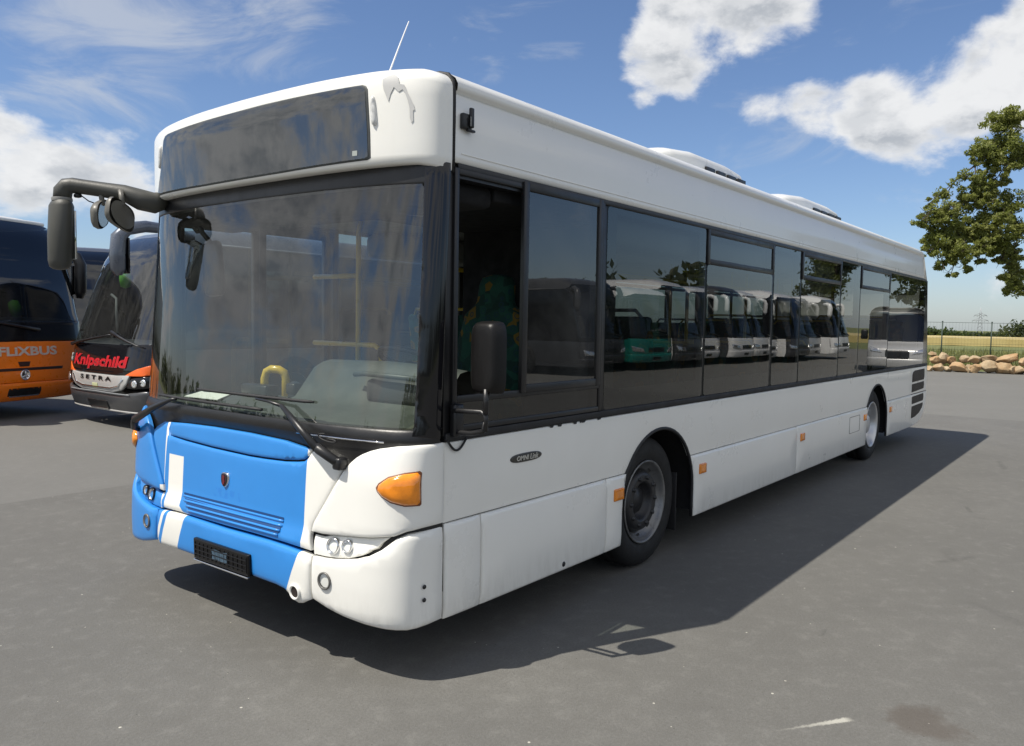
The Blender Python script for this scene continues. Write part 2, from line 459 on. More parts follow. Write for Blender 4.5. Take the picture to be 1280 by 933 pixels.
# ------------------------------------------------------------------ the bus body surface (metres; +x to the rear, visible side at -y)
HB = 1.275
_t = np.linspace(0, 1, 2001); _y = HB*(1-(1-_t)**2.2); _g = 1-np.maximum(0, 1-(_y/HB)**2.5)**.4
_s = np.concatenate([[0], np.cumsum(np.hypot(np.diff(_y), .36*np.diff(_g)))]); UE = float(_s[-1])
PZ = [.20, .26, .32, .45, .60, .64, .66, .90, 1.10, 1.16, 2.42, 2.46, 2.50, 2.75, 2.85, 2.90]
PX = [.225, .18, .16, .155, .16, .17, .182, .195, .208, .208, .35, .36, .275, .275, .30, .36]
def x0f(z): return float(np.interp(z, PZ, PX))
def xef(z): return float(np.interp(z, [1.14, 2.45], [.50, .55]))
def front(u, z):
    au = min(abs(u), UE); y = float(np.interp(au, _s, _y)); n = float(np.interp(z, [.2, .95, 1.2], [4.3, 4.1, 2.6]))
    g = 1-max(0, 1-(y/HB)**n)**(1/n); x = x0f(z)+(xef(z)-x0f(z))*g+max(0, abs(u)-UE)
    return (x, -y if u > 0 else y, z)
def left(x, z): return (x, -HB, z)
def right(x, z): return (-x, HB, z)       # mirrored so that normals face out
def mirror(poly): return [(-u, z) for u, z in poly][::-1]

# ================================================================== GROUND AND LAND
def ground_mats():
    m = bpy.data.materials.new('asphalt'); m.use_nodes = True; T = NT(m.node_tree); b = T.n['Principled BSDF']
    p = T.new('ShaderNodeNewGeometry').outputs['Position']
    big = T.noise(p, .22, 5, .6, .4); mid = T.noise(p, 1.1, 7, .65); fine = T.noise(p, 70, 4, .7); grit = T.noise(p, 230, 2, .6)
    c = T.mix(T.mr(big, .3, .7), (.122, .120, .112), (.164, .161, .150))
    c = T.mix(T.mr(mid, .38, .70, 0, .65), c, (.110, .108, .102))
    c = T.mix(T.mr(fine, .35, .68, 0, .65), c, (.096, .093, .084))
    c = T.mix(T.mr(grit, .60, .74, 0, .5), c, (.27, .265, .24))
    # scattered pale chips
    v = T.new('ShaderNodeTexVoronoi'); v.inputs['Scale'].default_value = 13; T.put(v.inputs['Vector'], T.vmath('MULTIPLY', p, (1, 1, 0)))
    chip = T.math('MULTIPLY', T.math('LESS_THAN', v.outputs['Distance'], T.mr(T.math('POWER', T.xyz(v.outputs['Color'])[1], 3.), 0, 1, .018, .085)), T.math('GREATER_THAN', T.xyz(v.outputs['Color'])[0], .50))
    c = T.mix(T.math('MULTIPLY', chip, .75), c, (.60, .58, .50))
    md2 = T.noise(p, 9, 5, .65)
    c = T.mix(T.mr(md2, .45, .72, 0, .35), c, (.102, .099, .090)); c = T.mix(T.mr(md2, .28, .45, .30, 0), c, (.215, .21, .195))
    v2 = T.new('ShaderNodeTexVoronoi'); v2.inputs['Scale'].default_value = 21; T.put(v2.inputs['Vector'], T.vmath('MULTIPLY', p, (1, 1, 0)))
    c = T.mix(T.math('MULTIPLY', T.math('LESS_THAN', v2.outputs['Distance'], .06), T.math('GREATER_THAN', T.xyz(v2.outputs['Color'])[0], .72)), c, (.045, .044, .04))
    # oil and water stains
    st = T.noise(T.vmath('MULTIPLY', p, (1, 1.5, 1)), .9, 4, .55, .6)
    c = T.mix(T.mr(st, .66, .76, 0, .38, True), c, (.078, .075, .070))
    def spot(x, y, r, col, k):
        q = T.vmath('ADD', p, T.vmath('SCALE', T.vmath('SUBTRACT', T.noise(p, 5, 4, .6, out=1), (.5, .5, .5)), scale=.35))
        d = T.vmath('DISTANCE', q, (x, y, 0), out=1)
        return T.math('MULTIPLY', T.mr(d, r*.55, r, 1, 0, True), k)
    c = T.mix(spot(1.50, -3.25, .19, None, .55), c, (.080, .064, .052))
    c = T.mix(spot(8.5, -3.2, .30, None, .30), c, (.075, .073, .068))
    c = T.mix(spot(11.8, -2.9, .26, None, .30), c, (.075, .073, .068))
    c = T.mix(spot(12.5, -3.8, .34, None, .28), c, (.075, .073, .068))
    c = T.mix(spot(-.2, 3.6, .4, None, .22), c, (.088, .086, .080))
    c = T.mix(spot(5.0, -3.5, .25, None, .25), c, (.088, .086, .080))
    # worn remains of a dab of white road paint
    q = T.vmath('SUBTRACT', p, (1.20, -2.88, 0)); al = T.vmath('DOT_PRODUCT', q, (.82, -.57, 0), out=1); ac = T.math('ABSOLUTE', T.vmath('DOT_PRODUCT', q, (.57, .82, 0), out=1))
    wd = T.mr(al, -.22, .14, .004, .020); edge = T.math('SUBTRACT', wd, ac)
    k = T.math('MULTIPLY', T.mr(T.math('ADD', edge, T.math('MULTIPLY', T.math('SUBTRACT', T.noise(p, 60, 4, .6), .5), .03)), -.004, .010, 0, 1, True), T.math('MULTIPLY', T.mr(al, -.26, .08, 0, .9), T.mr(al, .13, .17, 1, 0)))
    c = T.mix(k, c, (.42, .41, .36))
    # dark rubber scuffs
    for sx, sy, ang, ln_, w_, kk in ((6.35, -2.69, .3, .30, .03, .5), (4.4, -2.9, -.5, .5, .05, .3), (2.27, -2.57, .1, .14, .02, .4), (9.5, -2.6, .2, .9, .05, .35), (3.2, -3.4, .9, .8, .06, .22), (-1.2, 1.2, 1.2, .9, .08, .25), (-.9, 4.3, .2, .7, .07, .3), (.2, 5.4, .1, 1.2, .07, .25)):
        q = T.vmath('SUBTRACT', p, (sx, sy, 0)); al = T.math('ABSOLUTE', T.vmath('DOT_PRODUCT', q, (math.cos(ang), math.sin(ang), 0), out=1)); ac = T.math('ABSOLUTE', T.vmath('DOT_PRODUCT', q, (-math.sin(ang), math.cos(ang), 0), out=1))
        k = T.math('MULTIPLY', T.mr(al, ln_*.3, ln_*.5, 1, 0, True), T.mr(ac, w_*.2, w_, kk, 0, True))
        c = T.mix(T.math('MULTIPLY', k, T.mr(T.noise(p, 14, 4, .7), .35, .6, .2, 1)), c, (.045, .044, .042))
    # paving lanes: slightly different tone on both sides of a seam
    X, Y, Z = T.xyz(p)
    lane = T.math('GREATER_THAN', T.math('ADD', Y, T.math('MULTIPLY', T.math('SUBTRACT', mid, .5), .10)), 4.1)
    c = T.mix(T.math('MULTIPLY', lane, .30), c, (.190, .187, .176))
    lane = T.math('GREATER_THAN', T.math('ADD', X, T.math('MULTIPLY', T.math('SUBTRACT', mid, .5), .3)), 15.5)
    c = T.mix(T.math('MULTIPLY', lane, .35), c, (.195, .192, .176))
    T.put(b.inputs['Base Color'], c); b.inputs['Roughness'].default_value = .82; b.inputs['Specular IOR Level'].default_value = .3
    bn = T.new('ShaderNodeBump'); bn.inputs['Strength'].default_value = .55; bn.inputs['Distance'].default_value = .006
    T.put(bn.inputs['Height'], T.math('ADD', fine, T.math('MULTIPLY', grit, .5))); T.l.new(bn.outputs[0], b.inputs['Normal'])
    g = bpy.data.materials.new('grassland'); g.use_nodes = True; T = NT(g.node_tree); b = T.n['Principled BSDF']
    p = T.new('ShaderNodeNewGeometry').outputs['Position']
    n = T.noise(p, .12, 6, .7); n2 = T.noise(p, 3, 5, .7)
    c = T.mix(T.mr(n, .35, .65), (.105, .125, .032), (.165, .165, .055))
    c = T.mix(T.mr(n2, .3, .7, 0, .55), c, (.085, .10, .028)); T.put(b.inputs['Base Color'], c); b.inputs['Roughness'].default_value = .95
    w = bpy.data.materials.new('ripe_wheat'); w.use_nodes = True; T = NT(w.node_tree); b = T.n['Principled BSDF']
    p = T.new('ShaderNodeNewGeometry').outputs['Position']
    n = T.noise(T.vmath('MULTIPLY', p, (.25, 1, 1)), .5, 6, .7)
    T.put(b.inputs['Base Color'], T.mix(T.mr(n, .3, .7), (.36, .28, .11), (.46, .38, .17))); b.inputs['Roughness'].default_value = .9
    return m, g, w
asphalt_m, grass_m, wheat_m = ground_mats()

def fall(r):      # the land stays level to 100 m and then dips gently
    return float(np.interp(r, [0, 100, 300, 600, 1200, 5000], [0, 0, -1.4, -6, -8, -8]))
mb = MB(); rings = [0.01, 20, 34, 60, 100, 160, 230, 300, 420, 600, 1200, 2500, 5000]
mb.grid([[(r_*math.cos(2*math.pi*k/72), r_*math.sin(2*math.pi*k/72), fall(r_)-.02) for k in range(72)] for r_ in rings], closed=True)
structure(mb.build('ground', grass_m))
mb = MB(); mb.add([(-60, -70, 0), (62, -70, 0), (62, -9, 0), (36.0, -6, 0), (34.9, 3, 0), (33.5, 58, 0), (33.5, 90, 0), (-60, 90, 0)], [(0, 1, 2, 3, 4, 5, 6, 7)], smooth=False)
structure(mb.build('yard', asphalt_m))

# ================================================================== THE CITY BUS
BUS = thing('city_bus', 'long white city bus with blue painted front, parked in the middle of the yard', 'bus', (5.9, 0, 0))
P = lambda mb_, name, mats, parent=BUS, **k: mb_.build(name, mats, parent, **k)

# ---- chassis, floor, wheel wells
mb = MB()
mb.box((.45, -.86, .30), (11.4, .86, .37))
for x0, x1 in ((.55, 2.14), (3.34, 8.14), (9.26, 11.3)):
    for s in (-1, 1): mb.box((x0, min(s*.862, s*1.235), .30), (x1, max(s*.862, s*1.235), .37))
for cx in (2.755, 8.70):
    for s in (-1, 1):
        pr = [(cx+.60*math.cos(q), .46+.56*math.sin(q)) for q in np.linspace(-.25, math.pi+.25, 19)]
        mb.grid([[(x, s*1.262, z) for x, z in pr], [(x, s*.84, z) for x, z in pr]])
        mb.add([(x, s*.84, z) for x, z in pr], [tuple(range(len(pr)))], smooth=False)
mb.box((2.6, -1.0, .40), (2.8, 1.0, .52)); mb.box((8.6, -1.0, .36), (8.85, 1.0, .56))
for k in range(8): mb.box((2.9+k*.7, -.6, .20), (3.3+k*.7, .6, .30), .03)
P(mb, 'chassis', dark)
mb = MB(); mb.box((.55, -.84, .372), (11.3, .84, .40)); mb.box((6.9, -.84, .40), (11.3, .84, .62))
for x0, x1 in ((.9, 2.12), (3.36, 8.1), (9.3, 11.3)):
    for s in (-1, 1): mb.box((x0, min(s*.842, s*1.23), .372), (x1, max(s*.842, s*1.23), .41))
for cx in (2.755, 8.70):
    for s in (-1, 1):
        mb.box((cx-.66, min(s*.80, s*1.25), 1.035), (cx+.66, max(s*.80, s*1.25), 1.075)); mb.box((cx-.66, min(s*.80, s*.832), .41), (cx+.66, max(s*.80, s*.832), 1.035))
P(mb, 'floor', int_dark)

# ---- front skin
cr = [(1.438, .742), (1.36, .741), (1.29, .731), (1.225, .708), (1.10, .692), (1.0, .683), (.786, .665), (.704, .665), (.721, .709), (.762, .770), (.804, .83),
      (.856, .908), (.905, .981), (.928, 1.010), (.951, 1.034), (.98, 1.058), (1.009, 1.075), (1.055, 1.094), (1.104, 1.108), (1.194, 1.123), (1.306, 1.131), (1.438, 1.132)]
P(patch(MB(), cr, front, .014, .012, .020, .045), 'front_corner_panel', white)
o = P(patch(MB(), mirror(cr), front, .014, .012, .020, .045), 'front_corner_panel', m_corner); o['label'] = 'blue corner panel'
lp = [(.716, .657), (.786, .658), (.90, .668), (1.0, .676), (1.10, .685), (1.20, .698), (1.131, .652), (1.08, .618), (1.021, .590), (.97, .575), (.90, .565), (.814, .558), (.728, .556)]
P(patch(MB(), lp, front, -.016, .004, .01, .03), 'headlight_panel', white)
o = P(patch(MB(), mirror(lp), front, -.016, .004, .01, .03), 'headlight_panel', m_corner); o['label'] = 'blue headlight panel'
# bumper in three pieces
bc_top = [(.728, .548), (.664, .556), (.52, .563), (.38, .566), (.19, .563), (0, .560)]
bc_bot = [(.0, .352), (.25, .352), (.46, .349), (.53, .341), (.573, .318), (.600, .297), (.632, .288), (.666, .297), (.70, .316), (.728, .330)]
bl_bot = [(0, .352), (.25, .352), (.5, .352), (.728, .345)]
center = [(-u, z) for u, z in bl_bot[::-1][:-1]] + bc_bot + bc_top + [(-u, z) for u, z in bc_top[::-1][1:]]
P(patch(MB(), center, front, .016, .018, .028, .045, .03), 'bumper', m_bumper)
bk = [(.738, .548), (.814, .551), (.914, .562), (1.021, .580), (1.104, .607), (1.167, .641), (1.20, .667), (1.236, .694), (1.30, .716), (1.374, .722), (1.438, .724),
      (1.438, .268), (1.30, .262), (1.194, .266), (1.077, .275), (.949, .291), (.85, .312), (.754, .336), (.738, .338)]
P(patch(MB(), bk, front, .016, .018, .028, .045, .03), 'bumper_corner', white)
bkl = [(u, z+(.022 if .7 < u < 1.3 and z < .4 else 0)) for u, z in bk]
o = P(patch(MB(), mirror(bkl), front, .016, .018, .028, .045, .03), 'bumper_corner', m_bumper); o['label'] = 'blue bumper corner with a white stripe'
# bonnet
b_top = [(.672, 1.062), (.447, 1.087), (.138, 1.096), (-.21, 1.096), (-.5, 1.089), (-.672, 1.080)]
seam = [(.664, 1.052), (.645, 1.024), (.615, 1.004), (.56, .995), (.463, .985), (.30, .978), (.155, .975), (-.192, .980), (-.486, .991), (-.664, 1.000)]
flap = b_top + [(-.668, 1.006)] + [(u, z+.006) for u, z in seam[::-1][1:]]
P(patch(MB(), flap, front, .004, .008, .016, .045), 'bonnet_flap', m_bonnet)
bon = [(.674, 1.060), (.745, 1.058), (.82, 1.032), (.895, 1.000), (.860, .932), (.790, .822), (.706, .700), (.690, .655), (.716, .572), (.5, .578), (.25, .578), (0, .574),
       (-.25, .574), (-.5, .574), (-.716, .568), (-.690, .655), (-.706, .700), (-.790, .822), (-.860, .932), (-.905, 1.005), (-.84, 1.045), (-.76, 1.076), (-.682, 1.080), (-.676, 1.000)] \
      + [(u, z-.004) for u, z in seam[::-1][1:]]
P(patch(MB(), bon, front, .002, .010, .020, .04), 'bonnet', m_bonnet)
# louvres in the bonnet
mb = MB(); rb = MB()
for k, (a, b_, z) in enumerate([(-.462, .486, .683), (-.446, .482, .659), (-.415, .474, .635), (-.385, .464, .612)]):
    zz = [z+.006*(u-a)/(b_-a) for u in (a, b_)]
    us = np.linspace(a, b_, 24); hh = .0075
    poly = [(u, z+.007*(u-a)/(b_-a)-hh) for u in us] + [(u, z+.007*(u-a)/(b_-a)+hh) for u in us[::-1]]
    patch(mb, poly, front, .0045, 0, 0, .1, 0)
    rb.tube([Vector(front(u, z+.007*(u-a)/(b_-a)-.0115))+Vector((-.005, 0, 0)) for u in us], .0065, 8)
build_each(mb, 'grille_slot', mat('slot_shade_blue', (.006, .05, .17), .6), BUS); build_each(rb, 'louvre', blue, BUS)  # slots are flat strips in a shaded copy of the blue paint
# black plinth under the windscreen, and the inner front wall
us = np.linspace(-1.415, 1.415, 70)
mb = MB()
rows = []
for z, off in ((.40, .06), (.62, .05), (.98, .045), (1.10, .028), (1.135, .008), (1.15, .0), (1.185, .0), (1.20, .006), (1.203, .03)):
    rows.append([Vector(front(u, z))+Vector((off, 0, 0)) for u in us])
mb.grid(rows)
P(mb, 'windscreen_plinth', black)
mb = MB()
ledge = [Vector(front(u, 1.138))+Vector((-.004, 0, 0)) for u in np.linspace(.55, 1.12, 14)]; mb.tube(ledge, .004, 6)
P(mb, 'washer_rail', chrome)
# pillars and the windscreen
mb = MB()
for s in (1, -1):
    pil = [(1.255, 1.17), (1.418, 1.15), (1.418, 2.46), (1.225, 2.46), (1.23, 2.36), (1.245, 2.0), (1.255, 1.4)]
    patch(mb, pil if s > 0 else mirror(pil), front, .006, .006, .012, .06, .05)
build_each(mb, 'windscreen_pillar', black_gloss, BUS)
top = [(-1.30, 2.355), (-.6, 2.362), (0, 2.364), (.6, 2.362), (1.30, 2.355), (1.42, 2.46), (.7, 2.46), (0, 2.46), (-.7, 2.46), (-1.42, 2.46)]
P(patch(MB(), top, front, .004, .004, .012, .06, .04), 'windscreen_header', black)
wsp = [(1.262, 1.20), (1.262, 1.5), (1.25, 2.0), (1.236, 2.33), (1.21, 2.368), (.6, 2.375), (0, 2.377), (-.6, 2.375), (-1.21, 2.368), (-1.236, 2.33), (-1.25, 2.0), (-1.262, 1.5), (-1.262, 1.20),
       (-.7, 1.198), (0, 1.197), (.7, 1.198)]
WS = P(patch(MB(), wsp, front, .0, 0, 0, .06, .0), 'windscreen', ws_glass)

# ---- header with the destination display
def roof_pt(t):      # half roof section, t 0..1 from the cantrail groove to the ridge
    pts = [(1.262, 2.797), (1.284, 2.803), (1.288, 2.832), (1.272, 2.862), (1.238, 2.885), (1.18, 2.897), (.9, 2.907), (.45, 2.913), (0, 2.916)]
    return pts
def ztop(y): return float(np.interp(abs(y), [0, .45, .9, 1.15, 1.24, 1.275], [2.916, 2.913, 2.907, 2.898, 2.884, 2.868]))
ucol = np.concatenate([np.linspace(-1.428, -.7, 34), np.linspace(-.68, .68, 30), np.linspace(.7, 1.428, 34)])
cols = []
for u in ucol:
    a = np.array(front(u+.004, 2.6))-np.array(front(u-.004, 2.6)); nrm = np.cross(a, (0, 0, 1.)); nrm /= np.linalg.norm(nrm); inn = -nrm
    fz = lambda z: np.array(front(u, max(2.50, min(2.75, z))))*np.array([1, 1, 0])+np.array([0, 0, z])
    zt = ztop(front(u, 2.6)[1]-0.05*np.sign(front(u, 2.6)[1])); r_ = .085; low = 2.445-.028*max(0, (abs(u)-1.22)/.2)
    col = []
    dp = .12*min(1, max(0.05, (1.40-abs(u))/.25))
    col.append(fz(low+.004)+inn*dp); col.append(fz(low)+inn*.03); col.append(fz(low+.004)+inn*.012); col.append(fz(low+.014)+inn*.002)
    for z in (2.49, 2.56, 2.63, 2.70, 2.76): col.append(fz(z))
    for q in np.linspace(.12, 1, 7):
        an = q*math.pi/2; col.append(fz(zt-r_*(1-math.sin(an))*1.0)+inn*r_*(1-math.cos(an)))
    last = col[-1]; yl = float(last[1]); xx = max(.585, float(last[0])+.0)
    col.append(np.array([max(float(last[0])+.02, .40 if abs(yl) < 1.1 else float(last[0])), yl*.995, ztop(yl)+.001])); col.append(np.array([.575, yl*.99, ztop(yl*.99)]))
    cols.append(col)
mb = MB(); mb.grid([list(c) for c in zip(*cols)][::1])
P(mb, 'roof_header', white, fixn=True)
HEAD = [o for o in BUS.children if o.name.startswith('roof_header')][0]
# black gap strip between header and roof side
mb = MB()
for s in (-1, 1):
    mb.tube([(.572, s*1.264, 2.42), (.571, s*1.266, 2.66), (.570, s*1.266, 2.80), (.569, s*1.262, 2.845), (.568, s*1.235, 2.878), (.567, s*1.18, 2.893), (.566, s*1.05, 2.900)], .013, 8)
build_each(mb, 'roof_joint_seal', rubber, BUS)
dpo = [(-1.035, 2.470), (-.37, 2.462), (.34, 2.464), (.94, 2.474), (.962, 2.482), (.958, 2.60), (.942, 2.803), (.930, 2.825), (.906, 2.834), (.182, 2.842), (-.40, 2.836), (-.86, 2.825), (-.90, 2.818), (-.925, 2.795), (-.98, 2.62), (-1.045, 2.484)]
def headf(u, z): return np.array(front(u, max(2.5, min(2.75, z))))*np.array([1, 1, 0])+np.array([0, 0, z])
def headc(u, z):      # follows the rounding at the header's top edge
    p = headf(u, z); k = max(0, z-2.775); return p+np.array([k*k*1.6+.0, 0, 0])
mb = MB(); patch(mb, dpo, headc, .004, .004, .010, .05, .01)
D = P(mb, 'destination_display', mat('display_matrix', (.040, .044, .044), .5, var=.3, vscale=3), HEAD)
ins = [(u*.985, 2.652+(z-2.652)*.955) for u, z in dpo]
P(patch(MB(), ins, headc, .007, 0, 0, .06, 0), 'display_glass', disp_glass, D)
mb = MB(); patch(mb, rrect(.855, .885, 2.498, 2.522, .002), headc, .0085, 0, 0, .02, 0); P(mb, 'sticker', mat('sticker', (.35, .38, .36), .6), D)
for s in (1, -1):
    mb = MB(); pl = [(.968, 2.64), (.984, 2.628), (1.000, 2.64), (.992, 2.71), (.984, 2.762), (.972, 2.772), (.960, 2.762), (.962, 2.70)]
    patch(mb, chaikin(pl if s > 0 else mirror(pl), 1), headc, .016, .013, .011, .02, .004)
    P(mb, 'marker_lamp', mat('marker_lens', (.62, .62, .60), .15, coat=.6, var=.2, vscale=40), HEAD)
# patch of bare primer where the paint flaked off
fl = [(1.028, 2.842), (1.052, 2.856), (1.088, 2.862), (1.112, 2.846), (1.122, 2.812), (1.148, 2.806), (1.160, 2.780), (1.176, 2.752), (1.196, 2.715), (1.204, 2.690), (1.194, 2.686), (1.196, 2.640), (1.186, 2.630), (1.178, 2.655), (1.176, 2.700),
      (1.166, 2.735), (1.150, 2.772), (1.138, 2.786), (1.118, 2.776), (1.092, 2.800), (1.074, 2.770), (1.062, 2.735), (1.050, 2.762), (1.036, 2.790), (1.030, 2.815)]
def headskin(u, z):
    a = np.array(front(u+.004, 2.6))-np.array(front(u-.004, 2.6)); n_ = np.cross(a, (0, 0, 1.)); n_ /= np.linalg.norm(n_)
    zt = ztop(front(u, 2.6)[1]-0.05*np.sign(front(u, 2.6)[1])); r_ = .085; k = max(0, min(1, (z-(zt-r_))/r_))
    return headf(u, z)-n_*(r_*(1-math.sqrt(max(0, 1-k*k))))
mb = MB(); patch(mb, fl, headskin, .003, 0, 0, .02, 0)
P(mb, 'flaked_paint', scuff_m, HEAD)

# ---- front lamps and badge
def disc(mb, u, z, r_, off, th, n=28, m=0, surf=front, sq=1.0, dome=.3):
    e = 3e-3; p = np.array(surf(u, z)); a = np.array(surf(u+e, z))-np.array(surf(u-e, z)); b_ = np.array(surf(u, z+e))-np.array(surf(u, z-e))
    nn = np.cross(a, b_); nn /= np.linalg.norm(nn)
    return p+nn*off, nn
for s in (1, -1):
    for u, z, r_ in ((.864, .622, .041), (.956, .633, .033)):
        L = MB(); p, nn = disc(L, s*u, z, r_, -.018, 0)
        tilt = Vector(nn); tilt = (tilt*.65+Vector((-1, 0, 0))*.35).normalized()
        L.lathe([(r_*1.0, .0), (r_*.98, .010), (r_*.90, .016), (r_*.84, .010), (r_*.82, .004)], p, tilt, 28)
        H = P(L, 'headlight', chrome if s > 0 else black_gloss)
        L = MB(); L.lathe([(r_*.83, .008), (r_*.65, -.002), (r_*.38, -.010), (r_*.16, -.012), (r_*.10, -.004), (.0005, -.003)], p, tilt, 28); P(L, 'reflector', lampwhite, H)
        L = MB(); L.lathe([(r_*.86, .012), (r_*.7, .017), (r_*.4, .020), (.0005, .021)], p, tilt, 28); P(L, 'lamp_glass', lens, H)
    L = MB(); p, nn = disc(L, s*.846, .452 if s > 0 else .462, .04, .018, 0)
    L.lathe([(.043, .0), (.043, .006), (.037, .009), (.034, .002)], p, nn, 28); H = P(L, 'fog_lamp', mat('fog_ring', (.13, .125, .115), .35))
    L = MB(); L.lathe([(.035, .003), (.030, -.010), (.018, -.022), (.010, -.024), (.009, -.010), (.0005, -.008)], p, nn, 24); P(L, 'reflector', mat('fog_reflector', (.16, .155, .145), .16, metal=.9, var=.4, vscale=30), H)
    L = MB(); L.lathe([(.036, .007), (.024, .012), (.0005, .014)], p, nn, 24); P(L, 'lamp_glass', lens, H)
    am = [(1.127, .931), (1.140, .950), (1.185, .981), (1.259, 1.001), (1.325, 1.008), (1.336, 1.000), (1.342, .93), (1.345, .862), (1.338, .855), (1.272, .855), (1.206, .869), (1.159, .891), (1.134, .914)]
    A = P(patch(MB(), am if s > 0 else mirror(am), front, .040, .030, .035, .025, .0), 'indicator', amber)
    rim = [(u+(u-1.245)*.05, z+(z-.93)*.06) for u, z in am]
    P(patch(MB(), rim if s > 0 else mirror(rim), front, .018, .004, .006, .03, .0), 'indicator_seal', mat('indicator_seal', (.16, .05, .01), .5), A)
for s, zz in ((1, 0), ):
    L = MB(); p, nn = disc(L, .628, .352, .03, .018, 0)
    L.lathe([(.040, -.002), (.040, .008), (.034, .012), (.028, .006), (.026, -.03)], p, nn, 28); T_ = P(L, 'towing_eye_cover', white)
    L = MB(); L.lathe([(.027, .004), (.0005, .003)], p, nn, 24); P(L, 'towing_eye', mat('tow_hole', (.02, .012, .01), .7), T_)
mb = MB()
for z in (.464, .401): p, nn = disc(mb, 1.372, z, .01, .022, 0); mb.lathe([(.011, 0), (.010, .003), (.0005, .0035)], p, nn, 14)
build_each(mb, 'bumper_bolt', black, BUS)
B = MB(); sh = [(-.034, .858), (0, .864), (.034, .858), (.036, .825), (.028, .796), (0, .772), (-.028, .796), (-.036, .825)]
sh = chaikin([(u-.046, z) for u, z in sh], 2)
patch(B, sh, front, .014, .012, .010, .02, .002); EM = P(B, 'badge', chrome)
B = MB(); patch(B, [((u+.046)*.84-.046, .818+(z-.818)*.86) for u, z in sh], front, .0165, .004, .006, .02, 0); PB = P(B, 'badge_field', mat('badge_field', (.022, .012, .018), .3), EM)
B = MB(); pg = [(-.012, .842), (.002, .848), (.012, .838), (.008, .826), (.014, .812), (.006, .796), (-.004, .790), (-.012, .800), (-.006, .814), (-.014, .826)]
patch(B, [(u-.046, z) for u, z in pg], front, .019, 0, 0, .02, 0); P(B, 'badge_emblem', red_badge, EM)
# number plate carrier (plate removed)
NPm = mat('plate_carrier', (.004, .004, .0045), .3, spec=.3)
mb = MB(); patch(mb, rrect(-.268, .264, .353, .470, .008), front, .036, .010, .008, .05, .03); NP = P(mb, 'number_plate_carrier', NPm)
mb = MB()
for i in range(13):
    u = -.245+.49*i/12
    patch(mb, rrect(u-.003, u+.003, .372, .452, .001), front, .040, .003, .002, .05, .004)
for z in (.386, .411, .438): patch(mb, rrect(-.25, .248, z-.003, z+.003, .001), front, .0415, .003, .002, .06, .004)
P(mb, 'plate_rib', mat('plate_rib', (.006, .006, .007), .3, spec=.3), NP)
mb = MB(); patch(mb, rrect(-.262, .258, .343, .352, .002), front, .042, .004, .003, .06, .01); P(mb, 'plate_lip', chrome, NP)
mb = MB(); patch(mb, [(-.075, .385), (-.03, .392), (.03, .384), (.072, .392), (.066, .425), (.075, .448), (.02, .440), (-.03, .447), (-.078, .440), (-.07, .41)], front, .0395, 0, 0, .05, 0); P(mb, 'plate_residue', mat('plate_residue', (.05, .09, .13), .5, var=.5, vscale=40, dirt=(.9, 45, (.012, .012, .014))), NP)

# ---- wipers
def wsp_(u, z, o): 
    p = np.array(front(u, z)); return Vector(p)+Vector((-o, 0, 0))
mb = MB(); mb.tube([wsp_(.905, 1.015, .0), wsp_(.89, 1.04, .05), wsp_(.80, 1.085, .07), wsp_(.776, 1.098, .072)], [.018, .024, .025, .022], 10)
mb.tube([wsp_(.79, 1.09, .075), wsp_(.62, 1.185, .06), wsp_(.463, 1.272, .045)], [.022, .018, .011], 8)
mb.tube([wsp_(.475, 1.268, .045), wsp_(.34, 1.282, .03), wsp_(.226, 1.288, .026)], [.010, .008, .007], 6)
mb.box(Vector(front(.905, 1.03))+Vector((-.060, -.028, -.035)), Vector(front(.905, 1.03))+Vector((.0, .028, .025)), .012)
WP = P(mb, 'wiper_arm', black)
mb = MB(); mb.tube([wsp_(.66, 1.300, .012)]+[wsp_(u, 1.299, .014) for u in np.linspace(.6, -.3, 10)]+[wsp_(-.37, 1.299, .012)], [.006]+[.009]*10+[.006], 6); P(mb, 'wiper_blade', rubber, WP)
mb = MB(); mb.tube([wsp_(-1.13, .985, .0), wsp_(-1.12, 1.01, .05), wsp_(-1.06, 1.055, .07), wsp_(-1.03, 1.075, .075)], [.016, .022, .024, .022], 10)
mb.tube([wsp_(-1.04, 1.07, .075), wsp_(-.8, 1.16, .06), wsp_(-.62, 1.222, .04), wsp_(-.58, 1.226, .03)], [.026, .020, .011, .009], 8)
WP = P(mb, 'wiper_arm', black)
mb = MB(); mb.tube([wsp_(u, 1.232, .014) for u in np.linspace(-.85, .266, 12)], .009, 6); P(mb, 'wiper_blade', rubber, WP)
mb = MB(); mb.tube([wsp_(.80+.06*math.sin(t*1.0), 1.12+.012*math.cos(t*1.1)+.004*t, .03) for t in np.linspace(0, 6, 20)], .004, 5); P(mb, 'washer_hose', rubber)

